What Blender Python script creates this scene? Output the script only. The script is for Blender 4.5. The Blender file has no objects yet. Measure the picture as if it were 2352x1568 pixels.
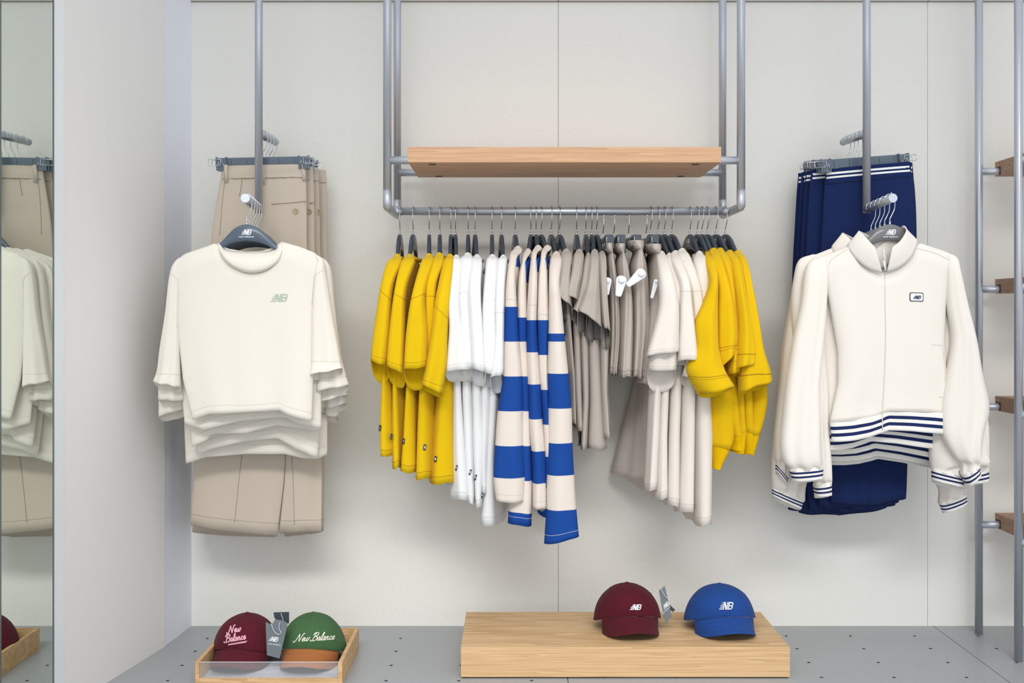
import bpy, bmesh, math, random
import numpy as np
from mathutils import Vector, Matrix
from mathutils.bvhtree import BVHTree

# ------------------------------------------------------------------ camera, world, lights
SC = bpy.context.scene
COL = SC.collection
F = 2500.0            # focal length in pixels of the 2352 x 1568 frame
CX, CY = 1176.0, 720.0
CAMZ = 1.147
cam_d = bpy.data.cameras.new('camera'); cam = bpy.data.objects.new('camera', cam_d); COL.objects.link(cam)
cam.location = (0, 0, CAMZ); cam.rotation_euler = (math.pi/2, 0, 0)
cam_d.sensor_width = 36.0; cam_d.lens = F*36.0/2352.0
cam_d.shift_y = -(784.0-CY)/2352.0
SC.camera = cam

world = bpy.data.worlds.new('room_light'); SC.world = world; world.use_nodes = True
wb = world.node_tree.nodes['Background']
wb.inputs['Color'].default_value = (0.93, 0.96, 1.0, 1); wb.inputs['Strength'].default_value = 0.90

def area(name, loc, target, sx, sy, power, color=(1, 1, 1), spread=180):
    d = bpy.data.lights.new(name, 'AREA'); d.shape = 'RECTANGLE'; d.size = sx; d.size_y = sy
    d.energy = power; d.color = color; d.spread = math.radians(spread)
    o = bpy.data.objects.new(name, d); COL.objects.link(o); o.location = loc
    o.rotation_euler = (Vector(target)-Vector(loc)).to_track_quat('-Z', 'Y').to_euler()
    return o
area('overhead_light_row', (0.0, 2.25, 3.0), (0.0, 3.35, 0.0), 4.0, 0.22, 4.5, (1.0, 0.985, 0.96), 95)
area('overhead_light_row', (-0.25, 0.2, 3.0), (-0.25, 4.0, -0.25), 4.6, 0.5, 19, (1.0, 0.99, 0.97), 58)  # extra row added to brighten the lower wall, not a known fixture
area('front_fill_light', (0.8, -2.6, 1.1), (-0.3, 4.0, 0.4), 5.0, 1.9, 40, (0.98, 0.99, 1.0), 180)  # unseen fill added behind the camera for flat frontal light, no known window

SC.view_settings.view_transform = 'Standard'; SC.view_settings.look = 'None'
SC.view_settings.gamma = 1.0; SC.view_settings.use_curve_mapping = False
SC.view_settings.exposure = 0.0

# ------------------------------------------------------------------ helpers
rng = random.Random(7)
def P(px, py, Y):
    return np.array([(px-CX)*Y/F, Y, CAMZ-(py-CY)*Y/F])
def zpx(y, Y): return CAMZ-(y-CY)*Y/F
def xpx(x, Y): return (x-CX)*Y/F

def lin(c):
    out = []
    for v in c:
        v = v/255.0
        out.append(v/12.92 if v <= 0.04045 else ((v+0.055)/1.055)**2.4)
    return tuple(out)+(1.0,)

MATS = {}
def mat(name, rgb, rough=0.8, metal=0.0, bump=0.0, bscale=400.0, vary=0.0, vscale=6.0, spec=0.5, sheen=0.0, stretch=None, trans=0.0, coord='Object'):
    if name in MATS: return MATS[name]
    m = bpy.data.materials.new(name); m.use_nodes = True; MATS[name] = m
    nt = m.node_tree; b = nt.nodes['Principled BSDF']
    c = lin(rgb)
    b.inputs['Base Color'].default_value = c
    b.inputs['Roughness'].default_value = rough; b.inputs['Metallic'].default_value = metal
    b.inputs['Specular IOR Level'].default_value = spec
    if sheen: b.inputs['Sheen Weight'].default_value = sheen
    if trans: b.inputs['Transmission Weight'].default_value = trans
    tc = nt.nodes.new('ShaderNodeTexCoord')
    src = tc.outputs[coord]
    if stretch:
        mp = nt.nodes.new('ShaderNodeMapping'); mp.inputs['Scale'].default_value = stretch
        nt.links.new(src, mp.inputs['Vector']); src = mp.outputs['Vector']
    if vary:
        n = nt.nodes.new('ShaderNodeTexNoise'); n.inputs['Scale'].default_value = vscale; n.inputs['Detail'].default_value = 4
        nt.links.new(src, n.inputs['Vector'])
        r = nt.nodes.new('ShaderNodeValToRGB')
        r.color_ramp.elements[0].position = 0.3; r.color_ramp.elements[1].position = 0.7
        r.color_ramp.elements[0].color = tuple(v*(1-vary) for v in c[:3])+(1,)
        r.color_ramp.elements[1].color = tuple(min(1, v*(1+vary)) for v in c[:3])+(1,)
        nt.links.new(n.outputs['Fac'], r.inputs['Fac']); nt.links.new(r.outputs['Color'], b.inputs['Base Color'])
    if bump:
        n2 = nt.nodes.new('ShaderNodeTexNoise'); n2.inputs['Scale'].default_value = bscale; n2.inputs['Detail'].default_value = 3
        nt.links.new(src, n2.inputs['Vector'])
        bp = nt.nodes.new('ShaderNodeBump'); bp.inputs['Strength'].default_value = bump; bp.inputs['Distance'].default_value = 0.004
        nt.links.new(n2.outputs['Fac'], bp.inputs['Height']); nt.links.new(bp.outputs['Normal'], b.inputs['Normal'])
    return m
def fabric(name, rgb, bump=0.25, sheen=0.05):
    return mat(name, rgb, rough=0.92, bump=bump*.6, bscale=650.0, spec=0.15, sheen=sheen)
def stripes(name, stops, rough=0.9):
    """bands of knitted colour along the cloth: stops = [(v, rgb), ...] in the garment's own V coordinate"""
    m = bpy.data.materials.new(name); m.use_nodes = True
    nt = m.node_tree; b = nt.nodes['Principled BSDF']; b.inputs['Roughness'].default_value = rough
    b.inputs['Specular IOR Level'].default_value = 0.15
    uv = nt.nodes.new('ShaderNodeUVMap'); uv.uv_map = 'cloth'
    sp = nt.nodes.new('ShaderNodeSeparateXYZ'); nt.links.new(uv.outputs['UV'], sp.inputs['Vector'])
    r = nt.nodes.new('ShaderNodeValToRGB'); r.color_ramp.interpolation = 'CONSTANT'
    el = r.color_ramp.elements
    el[0].position = 0; el[0].color = lin(stops[0][1])
    el.remove(el[1])
    for v, c in stops[1:]:
        e = el.new(v); e.color = lin(c)
    nt.links.new(sp.outputs['Y'], r.inputs['Fac']); nt.links.new(r.outputs['Color'], b.inputs['Base Color'])
    return m

def wood(name, c1, c2, axis_scale, rings=9.0):
    m = bpy.data.materials.new(name); m.use_nodes = True
    nt = m.node_tree; b = nt.nodes['Principled BSDF']; b.inputs['Roughness'].default_value = 0.55
    b.inputs['Specular IOR Level'].default_value = 0.3
    tc = nt.nodes.new('ShaderNodeTexCoord'); mp = nt.nodes.new('ShaderNodeMapping')
    mp.inputs['Scale'].default_value = axis_scale
    nt.links.new(tc.outputs['Object'], mp.inputs['Vector'])
    n = nt.nodes.new('ShaderNodeTexNoise'); n.inputs['Scale'].default_value = 1.3; n.inputs['Detail'].default_value = 2
    nt.links.new(mp.outputs['Vector'], n.inputs['Vector'])
    mul = nt.nodes.new('ShaderNodeMath'); mul.operation = 'MULTIPLY'; mul.inputs[1].default_value = rings
    nt.links.new(n.outputs['Fac'], mul.inputs[0])
    fr = nt.nodes.new('ShaderNodeMath'); fr.operation = 'FRACT'; nt.links.new(mul.outputs[0], fr.inputs[0])
    n2 = nt.nodes.new('ShaderNodeTexNoise'); n2.inputs['Scale'].default_value = 9.0; n2.inputs['Detail'].default_value = 6
    nt.links.new(mp.outputs['Vector'], n2.inputs['Vector'])
    add = nt.nodes.new('ShaderNodeMath'); add.operation = 'MULTIPLY_ADD'; add.inputs[1].default_value = 0.45
    nt.links.new(fr.outputs[0], add.inputs[0]); nt.links.new(n2.outputs['Fac'], add.inputs[2])
    r = nt.nodes.new('ShaderNodeValToRGB'); r.color_ramp.elements[0].position = 0.35; r.color_ramp.elements[1].position = 1.0
    r.color_ramp.elements[0].color = lin(c1); r.color_ramp.elements[1].color = lin(c2)
    nt.links.new(add.outputs[0], r.inputs['Fac']); nt.links.new(r.outputs['Color'], b.inputs['Base Color'])
    return m

def link(o, parent=None):
    COL.objects.link(o)
    if parent is not None: o.parent = parent
    return o
def tag(o, label=None, cat=None, group=None, kind=None):
    if label: o['label'] = label
    if cat: o['category'] = cat
    if group: o['group'] = group
    if kind: o['kind'] = kind
    return o
def empty(name, loc, label=None, cat=None, group=None):
    o = bpy.data.objects.new(name, None); o.location = loc; o.empty_display_size = 0.05
    link(o); tag(o, label, cat, group); return o
def mk(name, V, Fc, m, parent=None, smooth=True, uv=None, solid=0.0, org=None):
    """mesh from world-space vertices; the object's origin sits at its parent's place (or at org)"""
    V = np.asarray(V, dtype=float)
    if parent is not None: o0 = np.array(root_loc(parent))
    elif org is not None: o0 = np.array(org)
    else: o0 = np.zeros(3)
    me = bpy.data.meshes.new(name)
    me.from_pydata((V-o0).tolist(), [], [tuple(int(i) for i in f) for f in Fc])
    if uv is not None:
        l = me.uv_layers.new(name='cloth')
        for lp in me.loops: l.data[lp.index].uv = uv[lp.vertex_index]
    if smooth:
        me.polygons.foreach_set('use_smooth', [True]*len(me.polygons))
    me.materials.append(m); me.update()
    o = bpy.data.objects.new(name, me); link(o, parent)
    if parent is None and org is not None: o.location = org
    if solid:
        md = o.modifiers.new('cloth_thickness', 'SOLIDIFY'); md.thickness = solid; md.offset = -1
    return o
def root_loc(o):
    p = Vector((0, 0, 0))
    while o is not None:
        p += Vector(o.location); o = o.parent
    return p

def box_vf(x0, x1, y0, y1, z0, z1):
    V = [(x, y, z) for z in (z0, z1) for y in (y0, y1) for x in (x0, x1)]
    Fc = [(0, 2, 3, 1), (4, 5, 7, 6), (0, 1, 5, 4), (2, 6, 7, 3), (0, 4, 6, 2), (1, 3, 7, 5)]
    return V, Fc
def box(name, x0, x1, y0, y1, z0, z1, m, parent=None, bevel=0.0, org=None):
    V, Fc = box_vf(x0, x1, y0, y1, z0, z1)
    if parent is None and org is None: org = ((x0+x1)/2, (y0+y1)/2, z0)
    o = mk(name, V, Fc, m, parent, smooth=False, org=org)
    if bevel:
        b = o.modifiers.new('edge', 'BEVEL'); b.width = bevel; b.segments = 2
    return o
def prism(name, poly, z0, z1, m, parent=None):
    n = len(poly)
    V = [(x, y, z0) for x, y in poly]+[(x, y, z1) for x, y in poly]
    Fc = [tuple(range(n-1, -1, -1)), tuple(range(n, 2*n))]+[(i, (i+1) % n, n+(i+1) % n, n+i) for i in range(n)]
    return mk(name, V, Fc, m, parent, smooth=False, org=(poly[0][0], poly[0][1], z0))

def catmull(pts, per=8):
    pts = np.asarray(pts, float)
    if len(pts) < 3: return pts
    Q = np.vstack([2*pts[0]-pts[1], pts, 2*pts[-1]-pts[-2]])
    out = []
    for i in range(1, len(Q)-2):
        p0, p1, p2, p3 = Q[i-1], Q[i], Q[i+1], Q[i+2]
        for k in range(per):
            t = k/per
            out.append(0.5*((2*p1)+(-p0+p2)*t+(2*p0-5*p1+4*p2-p3)*t*t+(-p0+3*p1-3*p2+p3)*t**3))
    out.append(pts[-1]); return np.array(out)
def sweep_vf(pts, r, n=10, closed=False, cap=True):
    pts = np.asarray(pts, float); m = len(pts); V = []; Fc = []
    up = None
    rr = r if hasattr(r, '__len__') else [r]*m
    for i in range(m):
        if closed: t = pts[(i+1) % m]-pts[i-1]
        else: t = pts[min(i+1, m-1)]-pts[max(i-1, 0)]
        t = t/(np.linalg.norm(t)+1e-12)
        if up is None:
            a = np.array([0, 0, 1.0]) if abs(t[2]) < 0.9 else np.array([1.0, 0, 0])
            up = np.cross(t, a)
        up = up-t*np.dot(up, t); up /= np.linalg.norm(up)+1e-12
        w = np.cross(t, up)
        for k in range(n):
            a = 2*math.pi*k/n
            V.append(pts[i]+rr[i]*(math.cos(a)*up+math.sin(a)*w))
    for i in range(m if closed else m-1):
        j = (i+1) % m
        for k in range(n):
            k2 = (k+1) % n
            Fc.append((i*n+k, i*n+k2, j*n+k2, j*n+k))
    if cap and not closed:
        Fc.append(tuple(range(n-1, -1, -1))); Fc.append(tuple((m-1)*n+k for k in range(n)))
    return V, Fc
def tube(name, pts, r, m, parent=None, n=10, closed=False, org=None):
    V, Fc = sweep_vf(pts, r, n, closed)
    o = mk(name, V, Fc, m, parent, org=org)
    return o
def flat_ends(o):
    for p in o.data.polygons:
        if len(p.vertices) > 4: p.use_smooth = False
def pipe(name, a, b, r, m, parent=None, n=24):
    o = tube(name, [a, b], r, m, parent, n=n); flat_ends(o); return o
def merge(*vfs):
    V = []; Fc = []
    for v, f in vfs:
        o = len(V); V += [tuple(p) for p in v]; Fc += [tuple(i+o for i in q) for q in f]
    return V, Fc
def copy_tree(o, parent=None):
    c = o.copy(); COL.objects.link(c); c.parent = parent
    for ch in o.children: copy_tree(ch, c)
    return c

# ---- flat print on a surface: polygons given in picture-plane coordinates, dropped on to the cloth itself
def bvh_of(objs):
    bm = bmesh.new(); V = []; Fc = []
    for o in objs:
        off = len(V); L = Vector(root_loc(o))
        V += [tuple(Vector(v.co)+L) for v in o.data.vertices]
        Fc += [tuple(i+off for i in p.vertices) for p in o.data.polygons]
    return BVHTree.FromPolygons(V, Fc)
def drop(bvh, px, py, off=0.0008, fallback=3.5):
    o = Vector((0, 0, CAMZ)); d = Vector(P(px, py, 1.0))-o; d.normalize()
    h = bvh.ray_cast(o, d)
    if h[0] is None: return Vector(P(px, py, fallback))
    n = h[1]
    if n.dot(d) > 0: n = -n
    return h[0]+n*off
def quad_grid(q, k=4):
    q = np.asarray(q, float); V = []; Fc = []
    for i in range(k+1):
        for j in range(k+1):
            a, b = i/k, j/k
            V.append((1-a)*((1-b)*q[0]+b*q[1])+a*((1-b)*q[3]+b*q[2]))
    for i in range(k):
        for j in range(k):
            Fc.append((i*(k+1)+j, i*(k+1)+j+1, (i+1)*(k+1)+j+1, (i+1)*(k+1)+j))
    return V, Fc
def nb_shapes():
    """slanted double-letter emblem with speed lines: list of quads, height 1"""
    Q = []
    for i in range(5):
        y0 = 0.02+0.205*i; x0 = [-0.42, -0.30, -0.34, -0.20, -0.10][i]; x1 = [0.14, 0.24, 0.20, 0.26, 0.30][i]
        Q.append([(x0, y0), (x1, y0), (x1, y0+0.105), (x0, y0+0.105)])
    Q.append([(0.30, 1), (0.08, 1), (0.44, 0), (0.66, 0)])
    Q.append([(0.10, 0), (0.24, 0), (0.24, 0.75), (0.10, 0.75)])
    Q.append([(0.52, 0), (0.66, 0), (0.66, 1), (0.52, 1)])
    Q.append([(0.70, 0), (0.92, 0), (0.92, 1), (0.70, 1)])
    for a, b in ((0.83, 1), (0.42, 0.58), (0, 0.17)):
        Q.append([(0.9, a), (1.16, a), (1.16, b), (0.9, b)])
    for cy, ro in ((0.71, 0.29), (0.29, 0.29)):
        for k in range(6):
            a0 = -math.pi/2+math.pi*k/6; a1 = a0+math.pi/6; ri = 0.125
            Q.append([(1.15+ri*math.cos(a0), cy+ri*math.sin(a0)), (1.15+ro*math.cos(a0), cy+ro*math.sin(a0)),
                      (1.15+ro*math.cos(a1), cy+ro*math.sin(a1)), (1.15+ri*math.cos(a1), cy+ri*math.sin(a1))])
    return [[(x+0.24*y, y) for x, y in q] for q in Q]
NB = nb_shapes()
def print_quads(name, quads, fn, m, parent, k=3):
    V = []; Fc = []
    for q in quads:
        v, f = quad_grid(q, k); o = len(V)
        V += [fn(p[0], p[1]) for p in v]; Fc += [tuple(i+o for i in g) for g in f]
    return mk(name, [tuple(v) for v in V], Fc, m, parent, smooth=False)
def emblem(name, bvh, cx, cy, h, m, parent, rot=0.0, squash=1.0, off=0.0008, fallback=3.5):
    c, s = math.cos(rot), math.sin(rot)
    def fn(x, y):
        X = (x-0.55)*h*squash; Y = -(y-0.5)*h
        return drop(bvh, cx+c*X-s*Y, cy+s*X+c*Y, off, fallback)
    return print_quads(name, NB, fn, m, parent)
def text_vf(txt, shear=0.0):
    cu = bpy.data.curves.new('lettering', 'FONT'); cu.body = txt; cu.align_x = 'CENTER'; cu.shear = shear
    cu.resolution_u = 2
    ob = bpy.data.objects.new('lettering', cu); COL.objects.link(ob)
    dg = bpy.context.evaluated_depsgraph_get(); me = ob.evaluated_get(dg).to_mesh()
    V = [tuple(v.co) for v in me.vertices]; Fc = [tuple(p.vertices) for p in me.polygons]
    ob.evaluated_get(dg).to_mesh_clear(); bpy.data.objects.remove(ob); bpy.data.curves.remove(cu)
    return V, Fc
TXT = text_vf('new balance')
def print_text(name, vf, bvh, cx, cy, h, m, parent, rot=0.0, off=0.0008, fallback=3.5, sx=1.0):
    c, s = math.cos(rot), math.sin(rot); V = []
    for v in vf[0]:
        X = v[0]*h*sx; Y = -v[1]*h
        V.append(tuple(drop(bvh, cx+c*X-s*Y, cy+s*X+c*Y, off, fallback)))
    return mk(name, V, vf[1], m, parent, smooth=False)
# hand-drawn cursive letters (x-height 1)
LET = {
 'N': (1.75, [[(-.5, .25), (-.45, -.1), (-.1, -.1), (.25, .7), (.6, 1.95)], [(.6, 1.95), (.8, 1.0), (1.05, -.05)], [(1.05, -.05), (1.3, 1.0), (1.6, 1.95), (1.95, 2.05)]]),
 'e': (.72, [[(0, .4), (.4, .5), (.55, .85), (.32, 1.0), (.08, .6), (.15, .1), (.45, .05), (.75, .35)]]),
 'w': (1.25, [[(0, .95), (.08, .2), (.3, .05), (.52, .4), (.58, .95)], [(.58, .95), (.6, .2), (.8, .05), (1.05, .5), (1.05, .95), (1.3, .8)]]),
 'B': (1.5, [[(.65, 2.0), (.45, 1.0), (.2, .05), (-.25, .0), (-.35, .3)], [(0.05, 1.5), (.3, 2.0), (1.0, 2.15), (1.35, 1.75), (1.0, 1.2), (.55, 1.05)], [(.55, 1.05), (1.1, 1.05), (1.35, .6), (1.0, .05), (.4, -.05)]]),
 'a': (.85, [[(.6, .85), (.35, 1.0), (.06, .6), (.12, .08), (.4, .12), (.62, .9)], [(.62, .95), (.56, .25), (.7, .03), (.92, .35)]]),
 'l': (.55, [[(0, .35), (.35, 1.2), (.5, 1.9), (.35, 2.05), (.2, 1.4), (.15, .3), (.3, .03), (.6, .35)]]),
 'n': (.95, [[(.05, .95), (.08, .5), (.02, 0)], [(.04, .4), (.3, .95), (.5, .9), (.48, .3), (.62, .03), (.95, .35)]]),
 'c': (.72, [[(.55, .8), (.35, 1.0), (.07, .6), (.15, .1), (.4, .03), (.75, .35)]]),
}
def cursive(words, w, slant=0.25):
    quads = []
    for (x, y, sc, txt) in words:
        for ch in txt:
            if ch == ' ': x += .7*sc; continue
            adv, st = LET[ch]
            for s in st:
                p = catmull(s, 5)
                p = np.array([[x+sc*(q[0]+slant*q[1]), y+sc*q[1]] for q in p])
                for i in range(len(p)-1):
                    d = p[i+1]-p[i]; L = np.linalg.norm(d)+1e-9; d = d/L; nn = np.array([-d[1], d[0]])*w/2
                    a, b = p[i]-d*w*.2, p[i+1]+d*w*.2
                    quads.append([tuple(a-nn), tuple(b-nn), tuple(b+nn), tuple(a+nn)])
            x += adv*sc
    return quads

# ------------------------------------------------------------------ materials
M_WALL = mat('warm_white_wall_paint', (235, 234, 228), rough=0.75, bump=0.35, bscale=70, spec=0.2)
M_SIDE = mat('cool_white_side_paint', (238, 241, 250), rough=0.6, spec=0.3)
M_PART = mat('pale_grey_partition_paint', (236, 234, 232), rough=0.55, spec=0.3)
M_EDGE = mat('white_edge_trim', (246, 250, 252), rough=0.4)
M_SEAM = mat('seam_backing', (120, 120, 119), rough=0.9)  # plain grey backing that shows through the panel joints
M_BAND = mat('soffit_band_paint', (190, 186, 178), rough=0.8)
M_FLOOR = mat('grey_powder_coated_floor', (160, 164, 167), rough=0.38, bump=0.05, bscale=300, spec=0.45)
M_HOLE = mat('dark_hole', (52, 54, 58), rough=0.8)
M_STEEL = mat('satin_silver_paint', (186, 191, 200), rough=0.34, metal=0.6)
M_STEEL2 = mat('satin_silver_joint', (190, 195, 203), rough=0.35, metal=0.58)
M_CHROME = mat('chrome_wire', (200, 203, 208), rough=0.12, metal=1.0)
M_SMOKE = mat('smoky_grey_plastic', (62, 70, 79), rough=0.25, spec=0.5)
M_SMOKE2 = mat('smoky_blue_clear_plastic', (112, 126, 142), rough=0.18, spec=0.5, trans=0.35)
M_SMOKE3 = mat('pale_clear_grey_plastic', (128, 129, 130), rough=0.2, spec=0.5, trans=0.25)
M_PRINT = mat('white_print', (240, 242, 244), rough=0.6)
M_OAK = wood('oak_shelf', (226, 184, 147), (200, 155, 120), (1.0, 12, 46), 5)
M_OAKD = wood('oak_step_shelf', (186, 152, 126), (158, 126, 102), (1.4, 9, 24), 6)
M_OAKP = wood('oak_platform', (228, 194, 150), (198, 160, 115), (0.8, 7, 48), 7)
M_TRAY = wood('oak_tray', (228, 190, 142), (198, 158, 112), (2, 12, 20), 4)
M_FELT = mat('grey_wool_felt', (188, 193, 202), rough=1.0, vary=0.12, vscale=120, bump=0.4, bscale=500)
M_TAGW = mat('white_tag_plastic', (235, 237, 240), rough=0.3)

# ------------------------------------------------------------------ the room shell
SEAMS = [-1.19, 0.170, 1.527, 2.884]
TOPZ = 2.293
wall = box('wall_back', -1.19, 2.884, 4.012, 4.10, 0.0, 3.0, M_SEAM); tag(wall, kind='structure')
for a, b in zip(SEAMS[:-1], SEAMS[1:]):
    box('panel', a+0.0007, b-0.0007, 4.0, 4.012, 0.0, TOPZ-0.002, M_WALL, wall)
    box('panel', a+0.0012, b-0.0012, 3.99, 4.012, TOPZ, 3.0, M_BAND, wall)
floor = box('floor', -3.2, 2.884, 0.6, 4.02, -0.06, -0.004, M_SEAM); tag(floor, kind='structure')
FS = [-3.2, -1.19, 0.175, 1.548, 2.884]
for a, b in zip([-3.2]+FS[2:-1], FS[2:]):
    box('panel', a+0.0015, b-0.0015, 0.6, 4.0, -0.004, 0.0, M_FLOOR, floor)
hv = []; hf = []
n = 14
V = [(0.0055*math.cos(2*math.pi*k/n), 0.0055*math.sin(2*math.pi*k/n), 0.0006) for k in range(n)]
V += [(0.0047*math.cos(2*math.pi*k/n), 0.0047*math.sin(2*math.pi*k/n), 0.0009) for k in range(n)]
Fc = [(k, (k+1) % n, n+(k+1) % n, n+k) for k in range(n)]+[tuple(n+k for k in range(n))]
hole0 = None
for a, b in zip(FS[1:-1], FS[2:]):
    for i in range(6):
        for j in range(7):
            x = a+(b-a)*(i+0.5)/6; y = 3.845-0.1475*j+(0.03 if a > 0.1 else 0)
            if hole0 is None:
                hole0 = mk('hole', V, Fc, M_HOLE, floor, smooth=False); h = hole0
            else:
                h = hole0.copy(); COL.objects.link(h)
            h.parent = floor; h.location = Vector((x, y, 0))-Vector(root_loc(floor))
# mesh verts of the first hole were shifted by the floor's origin: put them back round its own centre
for v in hole0.data.vertices: v.co += Vector(root_loc(floor))

MX = -1.296
w = prism('wall_left', [(-1.178, 4.10), (-1.36, 4.10), (-1.36, 3.7485), (-1.199, 3.7485), (-1.178, 4.0)], 0, 3.0, M_SIDE); tag(w, kind='structure')
w = prism('wall_partition', [(-1.196, 3.748), (-1.36, 3.748), (-1.36, 3.158), (-1.2995, 3.158)], 0, 3.0, M_PART); tag(w, kind='structure')
w = box('trim_1', -1.36, -1.2985, 3.0785, 3.157, 0, 3.0, M_EDGE, bevel=0.002); tag(w, kind='structure')
w = box('wall_mirror_side', -1.40, -1.3015, 2.0, 3.0785, 0, 3.0, M_PART); tag(w, kind='structure')
mir = empty('wall_mirror', (MX, 2.9, 0.0), 'tall frameless mirror on the white partition at the far left', 'mirror')
M_MIRROR = mat('mirror_silver', (226, 233, 226), rough=0.015, metal=1.0)
M_GLASSEDGE = mat('dark_glass_edge', (92, 106, 108), rough=0.2)
V, Fc = box_vf(MX-0.004, MX, 2.7605, 3.073, 0.0, 3.0)
g = mk('glass', V, Fc, M_MIRROR, mir, smooth=False)
V, Fc = box_vf(MX-0.004, MX+0.0015, 3.0735, 3.078, 0.0, 3.0)
mk('edge', V, Fc, M_GLASSEDGE, mir, smooth=False)
V, Fc = box_vf(MX-0.004, MX+0.0015, 2.750, 2.760, 0.0, 3.0)
mk('edge', V, Fc, M_GLASSEDGE, mir, smooth=False)

# ------------------------------------------------------------------ pipe racks
PR = 0.0138
YF, YR, YM = 3.588, 3.902, 3.745
ZB, ZR = 1.652, 1.499
def rack_side(root, X, zlow):
    for Y in (YF, YR):
        pipe('upright', (X, Y, zlow), (X, Y, 3.0), PR, M_STEEL, root)
rack = empty('hanging_rack', (0.17, YM, ZR), 'silver pipe hanging rack with one long rail holding the coloured clothes', 'clothes rack')
for X, s in ((-0.411, 1), (0.7548, -1)):
    for Y in (YF, YR):
        pipe('upright', (X, Y, ZR+0.055), (X, Y, 3.0), PR, M_STEEL, rack)
        pipe('shelf_bar', (X, Y, ZB), (X+s*0.165, Y, ZB), 0.0132, M_STEEL2, rack, n=20)
    # elbow joint: down, round the corner, back along the depth, up again
    pts = [(X, YF, ZR+0.055), (X, YF, ZR+0.012), (X, YF+0.003, ZR+0.003), (X, YF+0.012, ZR), (X, YR-0.012, ZR), (X, YR-0.003, ZR+0.003), (X, YR, ZR+0.012), (X, YR, ZR+0.055)]
    tube('elbow', pts, PR+0.0006, M_STEEL2, rack, n=24)
    pipe('rail_joint', (X, YM, ZR), (X+s*0.032, YM, ZR), PR+0.0008, M_STEEL2, rack)
pipe('rail', (-0.411, YM, ZR), (0.7548, YM, ZR), PR, M_STEEL, rack)
sh = empty('shelf_board', (0.171, 3.735, 1.6385), 'thick light oak shelf board resting on bars above the clothes rail', 'shelf')
b = box('board', -0.339, 0.681, 3.54, 3.93, 1.6385, 1.689, M_OAK, sh, bevel=0.0015)
for X in (-0.262, 0.604):
    for Y in (3.585, 3.898):
        box('groove', X-0.012, X+0.012, Y-0.011, Y+0.011, 1.6375, 1.645, M_HOLE, sh)

lad = empty('ladder_rack', (2.26, YM, 0), 'silver pipe shelving rack standing on the floor at the right edge', 'shelving rack')
for X, s in ((1.6735, 1), (2.84, -1)):
    for Y in (YF+0.008, YR):
        pipe('upright', (X, Y, 0.001), (X, Y, 3.0), PR, M_STEEL, lad)
        for z in (1.656, 1.234, 0.813, 0.391):
            pipe('shelf_bar', (X, Y, z), (X+s*0.13, Y, z), 0.0132, M_STEEL2, lad, n=20)
for z, nm in ((1.656, 'top'), (1.234, 'second'), (0.813, 'third'), (0.391, 'lowest')):
    s = empty('shelf_board', (2.25, 3.735, z-0.0145), '%s oak shelf board of the pipe rack at the right edge' % nm, 'shelf', 'oak boards of the right rack')
    V, Fc = box_vf(1.744, 2.77, 3.54, 3.93, z-0.0145, z+0.037)
    mk('board', V, Fc, M_OAKD, s, smooth=False)
    for Y in (3.596, 3.902):
        V, Fc = box_vf(1.7425, 1.7455, Y-0.017, Y+0.017, z-0.012, z+0.017); mk('groove', V, Fc, M_HOLE, s, smooth=False)

# free poles with a front arm and a rear arm
PY = 3.66
def pole_stand(X, label, front_end, zf):
    r = empty('arm_pole', (X, PY, 1.49), label, 'display pole', 'silver poles with two arms')
    pipe('pole', (X, PY, 1.484), (X, PY, 3.0), 0.0132, M_STEEL, r)
    a = np.array([X, PY, 1.497]); e = np.array(front_end)
    pipe('front_arm', a, e, 0.0132, M_STEEL2, r)
    d = (e-a)/np.linalg.norm(e-a)
    pipe('end_cap', e-d*0.001, e+d*0.0025, 0.0140, M_STEEL2, r)
    pipe('stop_pin', e-d*0.012, e-d*0.012+np.array([0, 0, 0.020]), 0.0022, M_CHROME, r, n=8)
    b = np.array([X, PY, 1.752]); e2 = np.array([X, 3.915, 1.764])
    pipe('rear_arm', b, e2, 0.0125, M_STEEL2, r)
    pipe('end_cap', e2, e2+np.array([0, 0.003, 0]), 0.0132, M_STEEL2, r)
    return a, e, b, e2
armL = pole_stand(-0.8515, 'silver hanging pole on the left carrying cream tees and khaki trousers', (-0.8365, 3.415, 1.509), 0)
armR = pole_stand(1.1925, 'silver hanging pole on the right carrying zip jackets and navy trousers', (1.1935, 3.412, 1.509), 0)

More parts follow.
